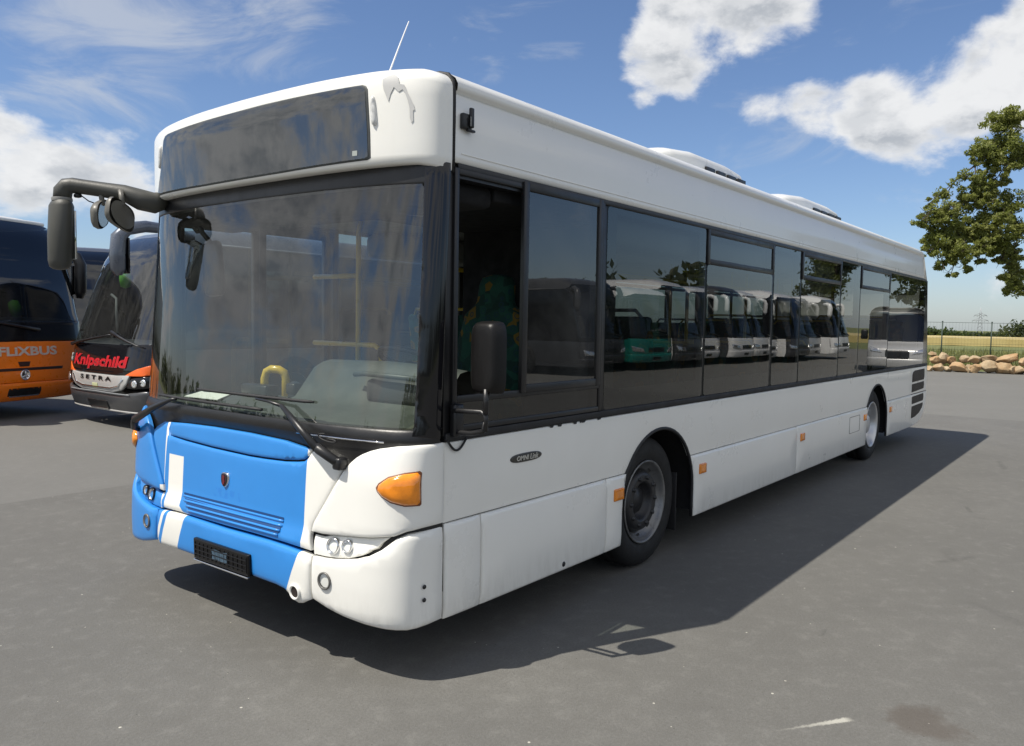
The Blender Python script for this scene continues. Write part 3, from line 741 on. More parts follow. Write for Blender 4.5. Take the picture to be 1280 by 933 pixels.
# ---- sides
def arch(cx, top=.985, w0=.548, w1=.47, n=15):       # arch outline from rear bottom over the top to front bottom
    pts = [(cx+w0, .262), (cx+w0-.004, .45)]
    for q in np.linspace(0.18, math.pi-.18, n): pts.append((cx+(.535-.0*w1)*math.cos(q)*(1.0), .50+(top-.50)*math.sin(q)))
    pts += [(cx-w0+.004, .45), (cx-w0, .262)]
    return pts
def arch_x(cx, z, side_, top=.985):
    q = math.asin(max(-1, min(1, (z-.50)/(top-.50)))) if z > .5 else 0
    return cx+side_*.535*math.cos(q) if z > .55 else cx+side_*.545
AF, AR = 2.755, 8.70
def arch_top(cx, zlo=.735, n=17, top=.985):
    q0 = math.asin((zlo-.5)/(top-.5)); return [(cx-.535*math.cos(q), .5+(top-.5)*math.sin(q)) for q in np.linspace(q0, math.pi-q0, n)]
def arch_side(cx, s_, zlo=.265, zhi=.731, n=7, top=.985):
    pts = []
    for z in np.linspace(zlo, zhi, n):
        q = math.asin(max(0, (z-.5)/(top-.5))) if z > .5 else 0; pts.append((cx+s_*.535*math.cos(q), float(z)))
    return pts
for sd_, surf, fl_ in (('l', left, False), ('r', right, True)):
    def S_(poly): return poly if sd_ == 'l' else [(-x, z) for x, z in poly][::-1]
    def side_panel(poly, name, m=white, off=0, depth=.006, edge=.012, grid=.12, back=.015, par=BUS):
        return P(patch(MB(), S_(poly), surf, off, depth, edge, grid, back, sp=.06), name, m, par)
    x_front = .526 if sd_ == 'l' else 1.90
    w1_ = [(x_front, .736)] + arch_top(AF) + arch_top(AR) + [(10.655, .736), (10.655, 1.128), (x_front, 1.128)]
    side_panel(w1_, 'waist_panel', grid=.25)
    if sd_ == 'l':
        sk = [[(.527, .264), (.793, .262), (.793, .731), (.527, .732)], [(.801, .262), (2.016, .262), (2.016, .732), (.801, .731)],
              [(2.024, .262), (2.20, .265)] + arch_side(AF, -1) + [(2.024, .732)]]
    else:
        sk = [[(1.9, .262), (2.20, .265)] + arch_side(AF, -1) + [(1.9, .732)]]
    sk += [arch_side(AF, 1)[::-1][0:] + [(AF+.56, .262), (5.60, .262), (5.60, .732)], [(5.606, .262), (AR-.55, .262)] + arch_side(AR, -1) + [(5.606, .732)],
           [(AR+.55, .262), (10.655, .252), (10.655, .732)] + arch_side(AR, 1)[::-1]]
    for q in sk:
        side_panel(q, 'skirt_panel', off=.020, depth=.017, edge=.018, grid=.25)
    # arch lip
    for cx in (AF, AR):
        mb = MB(); pr = arch_side(cx, -1) + arch_top(cx, .74)[1:-1] + arch_side(cx, 1)[::-1]
        mb.tube([(x, (-1 if sd_ == 'l' else 1)*1.272, z) for x, z in pr], .013, 6); P(mb, 'wheel_arch_trim', rubber)
    # rear corner panel with grilles
    rp = [(10.661, .738), (11.755, .738), (11.752, 1.128), (10.661, 1.128)]; side_panel(rp, 'rear_corner_panel', grid=.3)
    rp = [(10.661, .728), (10.661, .25), (10.9, .254), (11.2, .278), (11.42, .325), (11.6, .42), (11.72, .54), (11.755, .62), (11.755, .728)]; side_panel(rp, 'rear_corner_panel', off=.006, grid=.3)
    for g_ in ([(10.70, .915), (10.70, 1.02), (10.74, 1.062), (10.84, 1.085), (11.50, 1.092), (11.52, 1.08), (11.52, .925)], [(10.70, .765), (11.52, .785), (11.52, .895), (10.70, .885)],
               [(10.70, .585), (11.52, .595), (11.52, .712), (10.70, .700)], [(10.70, .372), (10.98, .382), (11.25, .42), (11.44, .485), (11.52, .545), (11.52, .565), (10.70, .555)]):
        patch_o = side_panel(g_, 'ventilation_grille', mesh_m, .010, .006, .008, .25, .004)
    # belt rubber, cantrail, gutter
    s_ = -1 if sd_ == 'l' else 1
    mb = MB(); mb.box((.53 if sd_ == 'l' else 1.9, min(s_*1.262, s_*1.284), 1.132), (11.70, max(s_*1.262, s_*1.284), 1.172), .006)
    P(mb, 'belt_rubber', rubber)
    mb = MB(); mb.box((.60, min(s_*1.262, s_*1.280), 2.436), (11.30, max(s_*1.262, s_*1.280), 2.468), .005); P(mb, 'gutter_rail', black)
    # orange side markers
    for xa in ((2.098, 3.359, 5.682, 8.015, 9.30) if sd_ == 'l' else (3.359, 5.682)):
        A = side_panel(rrect(xa, xa+.118, .578, .656, .008), 'side_marker', amber, .032, .010, .008, .05, .008)
    # tail lights wrap
    mb = MB(); mb.box((11.74, min(s_*1.05, s_*1.25), .55), (11.79, max(s_*1.05, s_*1.25), 1.05), .02); P(mb, 'tail_light', mat('tail_lens', (.4, .01, .01), .15, coat=.5))
# small things on the left side
mb = MB(); ov = [(1.183+.142*math.cos(q), .980+.029*math.sin(q)*(1+.15*math.cos(2*q))) for q in np.linspace(0, 2*math.pi, 40, endpoint=False)]
patch(mb, ov, left, .006, .004, .006, .04, .004); LG = P(mb, 'model_badge', mat('oval_badge', (.045, .042, .036), .3))
mb = MB(); put_text(mb, 'OMNI', .06, lambda x, y, z: (1.145+x, -1.2825-z, .980+y), .0008, .15, width=.105, height=.026)
put_text(mb, 'Link', .06, lambda x, y, z: (1.248+x, -1.2825-z, .981+y), .0, .25, width=.075, height=.030); P(mb, 'badge_lettering', mat('badge_silver', (.62, .61, .56), .3, metal=.4), LG)
mb = MB(); fr = rrect(7.406, 7.828, .479, .668, .01)
for i in range(len(fr)):
    a, b_ = fr[i], fr[(i+1) % len(fr)]; mb.tube([(a[0], -1.2955, a[1]), (b_[0], -1.2955, b_[1])], .0035, 4)
mb.lathe([(.012, 0), (.0005, .002)], (7.845, -1.2952, .62), (0, -1, 0), 10); P(mb, 'fuel_flap', mat('flap_gap', (.25, .24, .22), .6))
mb = MB(); mb.lathe([(.016, 0), (.014, .003), (.0005, .0032)], (1.543, -1.2952, .303), (0, -1, 0), 14); P(mb, 'jack_plug', black)
mb = MB(); mb.box((.606, -1.300, 2.630), (.672, -1.274, 2.705), .008); mb.box((.648, -1.312, 2.640), (.674, -1.295, 2.735), .006); mb.box((.640, -1.305, 2.622), (.69, -1.285, 2.634), .003)
CB = P(mb, 'side_bracket', black)
mb = MB(); mb.box((.643, -1.3135, 2.645), (.650, -1.311, 2.69)); P(mb, 'bracket_plate', int_light, CB)
mb = MB(); mb.tube([(.535+.14*t, -1.286, 1.14-.055*math.sin(math.pi*t)) for t in np.linspace(0, 1, 12)], .006, 6); P(mb, 'hanging_cable', rubber)
# chipped rubber edge below the cab window
random.seed(5)
mb = MB()
for x in (1.42, 1.50, 1.66, 1.72, 1.75, 1.93):
    w = .01+.02*random.random(); patch(mb, [(x-w, 1.133), (x+w, 1.133), (x+w*.5, 1.122-random.random()*.006), (x-w*.6, 1.118)], left, .0025, 0, 0, .02, 0)
build_each(mb, 'rubber_crumb', rubber, BUS)

# ---- glazing, left
mb = MB()
for x0, x1 in ((.525, .60), (1.905, 1.985), (3.395, 3.435), (4.815, 4.865), (5.565, 5.605), (6.885, 6.93), (7.68, 7.72), (9.09, 9.135), (11.28, 11.50)):
    mb.box((x0, -1.268, 1.16), (x1, -1.20, 2.45), .004)
build_each(mb, 'window_pillar', black, BUS)
mb = MB(); mb.box((.53, -1.266, 1.13), (11.6, -1.215, 1.20)); mb.box((.55, -1.266, 2.40), (11.42, -1.20, 2.452)); P(mb, 'window_rail', black)
def frame(mb, x0, x1, z0, z1, w, yo=-1.283, yi=-1.262):
    mb.box((x0, yo, z0), (x0+w, yi, z1), .004); mb.box((x1-w, yo, z0), (x1, yi, z1), .004)
    mb.box((x0+w, yo+.0005, z0), (x1-w, yi, z0+w), .004); mb.box((x0+w, yo+.0005, z1-w), (x1-w, yi, z1), .004)
def pane(x0, x1, z0, z1, name='side_window', g=side_glass, y=-1.272, r_=.03, par=BUS):
    ta, tb = PR_.uniform(-.004, .004), PR_.uniform(-.003, .003); s2 = lambda x, z: (x, y+ta*(x-(x0+x1)/2)+tb*(z-(z0+z1)/2), z)
    return P(patch(MB(), rrect(x0, x1, z0, z1, r_), s2, 0, 0, 0, .2, 0), name, g, par)
PR_ = random.Random(8)
frit = mat('window_frit', (.014, .014, .013), .3)
def fritframe(par, x0, x1, z0, z1, wl, wr, wt, wb):
    mb = MB(); y0, y1 = -1.2665, -1.262
    mb.box((x0, y0, z0), (x0+wl, y1, z1)); mb.box((x1-wr, y0, z0), (x1, y1, z1)); mb.box((x0+wl, y0, z1-wt), (x1-wr, y1, z1)); mb.box((x0+wl, y0, z0), (x1-wr, y1, z0+wb)); P(mb, 'window_frit', frit, par)
# cab window: open gap in front, sliding pane behind it, fixed strip underneath
mb = MB(); frame(mb, .575, 1.935, 1.175, 2.445, .030); mb.box((.60, -1.282, 1.315), (1.91, -1.262, 1.352), .004); CW = P(mb, 'cab_window_frame', black)
mb = MB(); frame(mb, 1.105, 1.895, 1.335, 2.455, .045, -1.296, -1.270); SP = P(mb, 'sliding_pane', black)
pane(1.145, 1.855, 1.375, 2.415, 'pane_glass', clear_glass, -1.285, .02, SP)
pane(.60, 1.91, 1.20, 1.32, 'cab_window_strip', side_glass, -1.274, .01)
w = pane(1.985, 3.398, 1.175, 2.438); fritframe(w, 1.985, 3.398, 1.178, 2.435, .115, .095, .035, .12)
for x0, x1 in ((3.435, 4.818), (5.605, 6.888), (7.72, 9.093)):
    lo = pane(x0, x1, 1.175, 2.175); fritframe(lo, x0, x1, 1.178, 2.17, .03, .03, .02, .12)
    mb = MB(); frame(mb, x0-.012, x1+.012, 2.175, 2.440, .042, -1.285); hp = P(mb, 'hopper_window', black)
    pane(x0+.02, x1-.02, 2.20, 2.42, 'hopper_glass', side_glass, -1.276, .015, hp)
for x0, x1 in ((4.865, 5.568), (6.93, 7.683), (9.135, 11.35)):
    w = pane(x0, x1, 1.175, 2.438); fritframe(w, x0, x1, 1.178, 2.435, .04, .04, .03, .12)
P(patch(MB(), [(11.35, 1.17), (11.70, 1.17), (11.46, 2.43), (11.35, 2.438)], left, -.001, 0, 0, .2, .004), 'rear_quarter_trim', black_gloss)
# ---- glazing, right: door at the front, door amidships, long windows
for x0, x1, dr in ((.60, 1.88, 1), (1.92, 3.4, 0), (3.42, 4.9, 0), (4.93, 6.20, 1), (6.24, 7.7, 0), (7.72, 9.1, 0), (9.12, 11.35, 0)):
    if dr:
        mb = MB(); xm = (x0+x1)/2
        for a, b_ in ((x0, xm-.005), (xm+.005, x1)):
            D_ = MB(); D_.box((a, 1.245, .34), (a+.05, 1.28, 2.40), .005); D_.box((b_-.05, 1.245, .34), (b_, 1.28, 2.40), .005); D_.box((a+.05, 1.247, 2.33), (b_-.05, 1.278, 2.40)); D_.box((a+.05, 1.247, .34), (b_-.05, 1.278, .46))
            d_ = P(D_, 'door', black)
            P(patch(MB(), rrect(-b_+.04, -a-.04, .45, 2.34, .03), lambda x, z: (-x, 1.268, z), 0, 0, 0, .2, 0), 'door_glass', tint_door, d_)
    else:
        P(patch(MB(), rrect(-x1, -x0, 1.17, 2.44, .03), lambda x, z: (-x, 1.272, z), 0, 0, 0, .2, 0), 'side_window', side_glass)
mb = MB()
for x in (.56, 1.90, 3.41, 4.915, 6.22, 7.71, 9.11, 11.36): mb.box((x-.03, 1.19, 1.16), (x+.03, 1.266, 2.45), .004)
mb.box((1.92, 1.21, 1.13), (4.9, 1.266, 1.20)); mb.box((6.24, 1.21, 1.13), (11.5, 1.266, 1.20)); mb.box((.56, 1.19, 2.40), (11.4, 1.266, 2.452))
build_each(mb, 'window_pillar', black, BUS)
# ---- roof with cantrails
half = [(1.262, 2.468), (1.275, 2.470), (1.275, 2.50), (1.2755, 2.60), (1.275, 2.782), (1.268, 2.788), (1.262, 2.790)] + roof_pt(0)
rows = []
for x, k, dz in ((.578, 1, 0), (.62, 1, 0), (3, 1, 0), (6, 1, 0), (9, 1, 0), (10.9, 1, 0), (11.06, .998, -.004), (11.16, .985, -.02), (11.22, .96, -.05)):
    rows.append([(x + (2.80-max(z, 2.5))*.45*(x > 10), -y*k, z+dz) for y, z in half] + [(x+(2.80-max(z, 2.5))*.45*(x > 10), y*k, z+dz) for y, z in half[::-1][1:]])
mb = MB(); mb.grid(rows); P(mb, 'roof', white_roof, fixn=True)
mb = MB(); mb.box((.6, -1.2, 2.42), (11.25, 1.2, 2.46)); P(mb, 'ceiling', int_light)
# crease line in the cantrail panel
mb = MB(); mb.box((.62, -1.279, 2.512), (11.3, -1.270, 2.519), .002); P(mb, 'cantrail_moulding', white_roof)
# ---- rear end
mb = MB(); rows = []
for z, xb, ins_ in ((.30, 11.38, .06), (.45, 11.62, .02), (.62, 11.755, .0), (1.13, 11.755, 0), (1.16, 11.74, 0), (1.8, 11.60, .0), (2.43, 11.44, .0), (2.60, 11.30, .0), (2.78, 11.26, .02), (2.86, 11.22, .06)):
    r_ = []
    for k in range(25):
        y = -1.272+ins_+(2.544-2*ins_)*k/24; e = abs(y)/(1.272-ins_); r_.append((xb+.11*(1-e**6)-.0, y, z))
    rows.append(r_)
mb.grid(rows); P(mb, 'rear_wall', white)
mb = MB(); patch(mb, rrect(-1.05, 1.05, 1.35, 2.3, .08), lambda u, z: (11.875-.17*(z-1.16)/.7*.95+.004, u, z), .012, .006, .01, .2, .01); P(mb, 'rear_window', black_gloss)
# ---- roof units
for x0, x1, name in ((3.16, 5.14, 0), (5.83, 8.22, 1)):
    L = x1-x0; rows = []
    for t, w, h in ((0, .78, .005), (.03, .82, .07), (.10, .86, .125), (.22, .895, .165), (.40, .90, .19), (.41, .90, .192), (.75, .90, .192), (.92, .89, .175), (.975, .87, .13), (1, .84, .01)):
        x = x0+L*t; r_ = []
        for q in np.linspace(0, math.pi, 21):
            c_, s2 = math.cos(q), math.sin(q); y = -w*abs(c_)**.36*(1 if c_ > 0 else -1); r_.append((x+(.16*h/.19*(1-abs(y)**2) if t < .1 else 0), y, 2.895+(h*1.5+.008)*abs(s2)**.22))
        rows.append(r_)
    mb = MB(); mb.grid(rows); A = P(mb, 'roof_unit', white_roof, fixn=True)
    for k in range(4):
        xa = x0+L*(.50+.115*k); mb = MB(); mb.box((xa, -.915, 3.022), (xa+L*.09, -.870, 3.062), .003); P(mb, 'roof_unit_slot', black, A)
mb = MB(); mb.tube([(.795, -.5, 2.90), (.88, -.5, 3.10), (.95, -.5, 3.255), (1.026, -.5, 3.418)], [.006, .005, .004, .003], 6); mb.lathe([(.03, 0), (.02, .02), (.008, .04)], (.795, -.5, 2.905), (0, 0, 1), 12)
P(mb, 'antenna', mat('antenna_white', (.75, .75, .75), .4))

# ---- wheels
def wheel(cx, y, rear):
    w = MB(); s = -1 if y < 0 else 1; ax = (0, s, 0); c = (cx, y, .462)
    w.lathe([(.30, -.27), (.40, -.27), (.445, -.255), (.461, -.22), (.463, -.19), (.461, -.188), (.453, -.17), (.453, -.165), (.463, -.163), (.463, -.115), (.453, -.113), (.453, -.108), (.463, -.106), (.461, -.06), (.455, -.045), (.440, -.022), (.40, -.004), (.36, .0), (.325, -.006), (.300, -.018), (.288, -.022)], c, ax, 56)
    t = P(w, 'wheel', tyre_m)
    w = MB()
    if not rear:
        w.lathe([(.290, -.022), (.297, -.010), (.288, -.004), (.279, -.014), (.272, -.03), (.262, -.055), (.235, -.075), (.225, -.085), (.218, -.11)], c, ax, 48); rim = P(w, 'rim', alu, t)
        w = MB(); w.lathe([(.226, -.10), (.214, -.055), (.202, -.034), (.185, -.028), (.148, -.028), (.140, -.030), (.128, -.045), (.118, -.10), (.100, -.105), (.085, -.075), (.0005, -.07)], c, ax, 40)
        hb = P(w, 'hub', hubm, t)
        w = MB()
        for k in range(10):
            q = 2*math.pi*k/10; o_ = Vector((cx+.170*math.cos(q), y, .462+.170*math.sin(q))); w.lathe([(.021, -.04), (.021, -.032), (.015, -.028), (.015, -.016), (.010, -.013), (.0005, -.013)], o_, ax, 6)
        build_each(w, 'wheel_nut', hubm, t)
        w = MB()
        for k in range(10):
            q = 2*math.pi*(k+.5)/10; w.lathe([(.020, .0), (.0005, .001)], (cx+.252*math.cos(q), y+s*(-.0605), .462+.252*math.sin(q)), ax, 12)
        build_each(w, 'hand_hole', black, t)
    else:
        w.lathe([(.290, -.022), (.298, -.008), (.288, -.002), (.276, -.014), (.262, -.04), (.250, -.09), (.235, -.135), (.180, -.150), (.140, -.152), (.130, -.13), (.118, -.06), (.105, -.05), (.0005, -.048)], c, ax, 48); rim = P(w, 'rim', alu_bright, t)
        w = MB()
        for k in range(10):
            q = 2*math.pi*k/10; w.lathe([(.018, -.15), (.018, -.13), (.012, -.115), (.0005, -.115)], (cx+.165*math.cos(q), y, .462+.165*math.sin(q)), ax, 6)
        build_each(w, 'wheel_nut', hubm, t)
for s in (-1, 1):
    wheel(2.705, s*1.205, False); wheel(8.715, s*1.225, True)
    mb = MB(); mb.box((3.19, min(s*.9, s*1.19), .16), (3.205, max(s*.9, s*1.19), .60), .004); mb.box((9.14, min(s*.9, s*1.19), .16), (9.155, max(s*.9, s*1.19), .60), .004); build_each(mb, 'mud_flap', rubber, BUS)

# ---- driver side mirror
mb = MB(); mb.tube([(.575, -1.285, 1.285), (.56, -1.30, 1.285), (.57, -1.39, 1.288), (.575, -1.465, 1.290), (.575, -1.485, 1.278), (.575, -1.49, 1.262), (.575, -1.49, 1.20)], .0125, 8)
mb.tube([(.575, -1.49, 1.245), (.577, -1.475, 1.20), (.58, -1.40, 1.182), (.57, -1.30, 1.178), (.59, -1.283, 1.178)], .0125, 8)
mb.tube([(.575, -1.49, 1.28), (.575, -1.49, 1.40)], .014, 8)
mb.box((.555, -1.32, 1.155), (.62, -1.276, 1.315), .012)
MR = P(mb, 'mirror_bracket', black)
def shell(mb, c, w, h, d, ang, lean=0):
    """rounded mirror housing, bulging towards -x"""
    rows = []; mx = Matrix.Translation(c) @ Matrix.Rotation(ang, 4, 'Z') @ Matrix.Rotation(lean, 4, 'X')
    for t, k in ((0, 1.0), (.15, 1.02), (.45, 1.0), (.70, .95), (.88, .86), (.97, .72), (1.0, .45), (1.005, .01)):
        r_ = []
        for q in np.linspace(0, 2*math.pi, 40, endpoint=False):
            cc, ss = math.cos(q), math.sin(q); a = abs(cc)**.38*(1 if cc > 0 else -1); b_ = abs(ss)**.38*(1 if ss > 0 else -1)
            r_.append(mx @ Vector((-d*t, a*w/2*k, b_*h/2*(k*.5+.5 if k > .3 else k))))
        rows.append(r_)
    mb.grid(rows, closed=True)
    return mx
mb = MB(); mx = shell(mb, Vector((.652, -1.468, 1.543)), .176, .346, .085, R(-6)); mb2 = MB()
H = P(mb, 'mirror_housing', mat('mirror_black', (.006, .0055, .0055), .42, spec=.3, coat=.0, bump=.08, bscale=90), MR)
mb2.add([mx @ Vector((-.004, y, z)) for y, z in rrect(-.075, .075, -.155, .155, .02)], [tuple(range(20))], smooth=False); P(mb2, 'mirror_glass', mirror_m, MR)
# ---- entrance side mirror on its long arm
arm_m = mat('mirror_arm_grey', (.058, .058, .050), .5, var=.1, bump=.05, bscale=80)
mb = MB(); A0 = Vector((.42, 1.06, 2.455)); E_ = Vector((-.05, 1.50, 2.555))
pts = [A0, Vector((.34, 1.06, 2.425)), Vector((.27, 1.10, 2.440)), Vector((.20, 1.17, 2.478)), Vector((.10, 1.27, 2.496)), Vector((.03, 1.345, 2.508)), Vector((-.01, 1.385, 2.514)), Vector((-.035, 1.41, 2.508)), Vector((-.05, 1.43, 2.48)), Vector((-.055, 1.435, 2.42))]
rr = [.052, .066, .066, .051, .046, .046, .048, .052, .055, .052]
mb.tube(pts, rr, 14)
ML = P(mb, 'mirror_arm', arm_m)
mb = MB(); mb.lathe([(.058, .0), (.060, .012), (.058, .022)], (-.055, 1.435, 2.415), (0, 0, 1), 20); P(mb, 'mirror_collar', int_light, ML)
mb = MB(); rows = []
for z, w, d in ((2.42, .040, .05), (2.405, .052, .06), (2.385, .056, .07), (2.2, .054, .075), (2.05, .046, .07), (2.01, .040, .06), (1.995, .024, .04), (1.99, .002, .002)):
    rows.append([(-.058+d*math.cos(q)*.95-(2.4-z)*.02, 1.437+w*1.6*math.sin(q)-(z-2.4)*.05, z) for q in np.linspace(0, 2*math.pi, 28, endpoint=False)])
mb.grid(rows, closed=True); H = P(mb, 'mirror_housing', arm_m, ML)
mb = MB(); mb.box((-.008, 1.375, 2.06), (.004, 1.505, 2.36), .004); P(mb, 'mirror_glass', mirror_m, ML)
for k, (c, ang) in enumerate(((Vector((.10, 1.235, 2.375)), R(-38)), (Vector((.155, 1.09, 2.365)), R(-55)))):
    mb = MB(); mx = Matrix.Translation(c) @ Matrix.Rotation(ang, 4, 'Z') @ Matrix.Rotation(R(16 if k == 0 else -14), 4, 'X')
    rows = []
    for t, k2 in ((0, 1.), (.3, 1.02), (.7, .9), (.92, .7), (1, .3), (1.01, .01)):
        rows.append([mx @ Vector((-.055*t, k2*.145*abs(math.cos(q))**.6*(1 if math.cos(q) > 0 else -1), -.035+k2*.082*abs(math.sin(q))**.6*(1 if math.sin(q) > 0 else -1)-.035*(math.cos(q)**2)*(1 if k else -1)*0)) for q in np.linspace(0, 2*math.pi, 28, endpoint=False)])
    mb.grid(rows, closed=True)
    mb.tube([c+Vector((0, 0, .02)), c+Vector((-.0, .03, .12))], .016, 8)
    P(mb, 'kerb_mirror', mat('kerb_mirror_grey', (.13, .125, .11), .45), ML)
    mb = MB(); mb.add([mx @ Vector((.003, .136*math.cos(q), -.035+.076*math.sin(q))) for q in np.linspace(0, 2*math.pi, 24, endpoint=False)], [tuple(range(24))], smooth=False); P(mb, 'mirror_glass', mat('mirror_glass_grey', (.30, .29, .26), .12, metal=.4), ML)
mb = MB(); mb.tube([(.02, 1.36, 2.46), (.05, 1.31, 2.42), (.08, 1.26, 2.40)], .004, 5); mb.box((-.01, 1.345, 2.44), (.03, 1.39, 2.465), .01); P(mb, 'mirror_cable', black, ML)

# ---- interior: dashboard, wheel, seats, rails
def loftx(prof_y, secs, mb):     # secs: list of (y, [(x, z)...])
    mb.grid([[(x, y, z) for x, z in pr] for y, pr in secs])
mb = MB()
secs = []
for y, zc, zf, xr in ((-1.18, 1.46, 1.235, 1.02), (-1.0, 1.475, 1.235, 1.02), (-.60, 1.485, 1.235, 1.02), (-.1, 1.475, 1.235, 1.02), (-.02, 1.44, 1.232, 1.02)):
    xf = x0f(1.2)+(.5-x0f(1.2))*(1-max(0, 1-(abs(y)/HB)**2.5)**.4)
    secs.append((y, [(xf+.03, 1.19), (xf+.05, 1.203), (.50, zf+.0), (.60, zf+.03), (.66, zf+.10), (.70, zc-.06), (.74, zc-.012), (.80, zc), (.90, zc-.02), (1.0, 1.36), (1.02, 1.2), (1.02, .55)]))
loftx(None, secs, mb)
mb.add([secs[-1][1][i] and (secs[-1][1][i][0], -.02, secs[-1][1][i][1]) for i in range(12)], [tuple(range(12))], smooth=False)
P(mb, 'dashboard', dash_m)
mb = MB(); secs = []
for y, z in ((-.02, 1.205), (.10, 1.215), (.5, 1.215), (.85, 1.21), (1.12, 1.20), (1.2, 1.18)):
    xf = x0f(1.2)+(.5-x0f(1.2))*(1-max(0, 1-(abs(y)/HB)**2.5)**.4)
    secs.append((y, [(xf+.03, 1.185), (xf+.06, z-.012), (.45, z), (.75, z+.012), (.84, z+.002), (.86, z-.04), (.86, .5)]))
loftx(None, secs, mb); P(mb, 'dash_shelf', dash_m)
mb = MB(); mb.box((.60, -1.05, 1.27), (.705, -.62, 1.40), .03); P(mb, 'dash_niche', int_dark)
mb = MB(); mb.tube([(.62, -.52, 1.415), (.60, -.62, 1.425), (.58, -.75, 1.425), (.57, -1.08, 1.42)], .014, 8); P(mb, 'dash_rail', dash_m)
# steering wheel
mb = MB(); c = Vector((1.10, -.52, 1.45)); ax = Vector((.45, 0, .89)).normalized(); e1 = Vector((0, 1, 0)); e2 = ax.cross(e1)
mb.tube([c+(e1*math.cos(q)+e2*math.sin(q))*.235 for q in np.linspace(0, 2*math.pi, 37)], .017, 8, cap=False)
for q in (.4, 2.7, 4.7): mb.tube([c-ax*.03, c+(e1*math.cos(q)+e2*math.sin(q))*.235], .014, 6)
mb.lathe([(.09, -.06), (.085, -.01), (.0005, 0)], c, ax, 20); mb.tube([c-ax*.05, c-ax*.45], .05, 10); P(mb, 'steering_wheel', black)
# boxes and yellow handle by the door
mb = MB(); mb.box((.66, -.06, 1.225), (.82, .14, 1.262), .012); mb.box((.70, -.0, 1.262), (.80, .10, 1.285), .01); mb.box((.60, .27, 1.222), (.70, .53, 1.302), .012); mb.box((.62, .02, 1.262), (.70, .10, 1.33), .012); P(mb, 'ticket_printer', black)
mb = MB(); mb.tube([(.80, .34, 1.05), (.80, .34, 1.33), (.79, .345, 1.372), (.77, .37, 1.39), (.75, .42, 1.392), (.74, .455, 1.375), (.735, .47, 1.33), (.735, .47, 1.05)], .026, 12); P(mb, 'door_handrail', yellow)
# driver's cab partition, seat
mb = MB(); mb.box((2.02, -1.2, .41), (2.06, -.05, 1.45), .01); mb.box((.95, -.06, .41), (1.95, -.02, 1.12), .01); P(mb, 'cab_partition', int_dark)
mb = MB(); mb.box((2.03, -1.2, 1.45), (2.045, -.05, 2.38)); P(mb, 'partition_shade_screen', mat('cab_shade_black', (.006, .006, .007), .9))  # near-black sheet put in for the deep shade behind the driver
mb = MB(); mb.box((.9, -1.2, .40), (2.05, -.05, .72)); P(mb, 'cab_floor', int_dark)
mb = MB(); mb.box((1.30, -.82, 1.10), (1.78, -.30, 1.24), .05, 3)
rows = []
for z, w, th in ((1.20, .25, .09), (1.35, .27, .10), (1.6, .265, .10), (1.76, .23, .095), (1.82, .15, .085), (1.85, .135, .08), (1.95, .13, .08), (2.0, .11, .07), (2.02, .05, .03)):
    rows.append([(1.70+.12*(z-1.2)+th*.7*abs(math.cos(q))**.5*(1 if math.cos(q) > 0 else -1), -.56+w*abs(math.sin(q))**.5*(1 if math.sin(q) > 0 else -1), z) for q in np.linspace(0, 2*math.pi, 24, endpoint=False)])
mb.grid(rows, closed=True); mb.box((1.45, -.70, .72), (1.70, -.42, 1.10), .02); P(mb, 'driver_seat', cloth)
# passenger seats
def seat(x, y, z0, face=1):
    mb = MB(); mb.box((x-.22, y-.42, z0+.38), (x+.22, y+.42, z0+.48), .03)
    mx = Matrix.Translation((x+.23*face, y, z0+.78)) @ Matrix.Rotation(R(8*face), 4, 'Y')
    for s in (-.215, .215):
        b = MB(); mb.box((-.035, s-.20, -.36), (.035, s+.20, .34), .04, 3, mx=mx)
    return mb
k = 0
for x, y, z0, f in [(3.0, -.78, .65, -1), (3.75, -.78, .40, 1), (4.5, -.78, .40, 1), (5.25, -.78, .40, 1), (6.0, -.78, .40, 1), (6.9, -.78, .62, 1), (7.6, -.78, .62, 1), (8.5, -.78, .70, 1), (9.3, -.78, .70, 1), (10.1, -.78, .70, 1),
                  (3.0, .78, .65, -1), (3.75, .78, .40, 1), (6.9, .78, .62, 1), (7.6, .78, .62, 1), (8.5, .78, .70, 1), (9.3, .78, .70, 1), (10.1, .78, .70, 1)]:
    st = P(seat(x, y, z0, f), 'passenger_seat', cloth)
    mb = MB(); mb.tube([(x+.27*f, y-.36, z0+1.08), (x+.30*f, y-.30, z0+1.16), (x+.30*f, y+.30, z0+1.16), (x+.27*f, y+.36, z0+1.08)], .014, 6); mb.tube([(x, y, z0), (x, y, z0+.4)], .03, 8); P(mb, 'grab_handle', yellow if k % 3 else int_grey, st)
    k += 1
mb = MB()
for pts in ([(1.62, .60, .40), (1.62, .60, 2.35), (1.60, .55, 2.42)], [(1.62, 1.10, 2.03), (1.62, .60, 2.03)], [(1.62, 1.10, 1.53), (1.62, .60, 1.53), (1.62, .42, 1.53), (1.62, .37, 1.50), (1.62, .35, 1.42), (1.62, .35, .9)]):
    mb.tube(pts, .019, 10)
for x, y in ((3.4, -.40), (4.88, -.42), (4.88, .45), (6.25, .45), (6.4, -.40), (7.9, -.40), (7.9, .40), (9.6, -.40), (9.6, .40), (2.2, .35)):
    mb.tube([(x, y, .40), (x, y, 2.42)], .018, 8)
for s in (-.42, .42): mb.tube([(2.2, s, 2.12), (10.4, s, 2.12)], .017, 8)
P(mb, 'handrail', yellow)
mb = MB()
for s in (-1, 1): mb.box((2.2, min(s*.85, s*1.19), 2.22), (11.2, max(s*.85, s*1.19), 2.415), .05)
P(mb, 'air_duct', int_light)
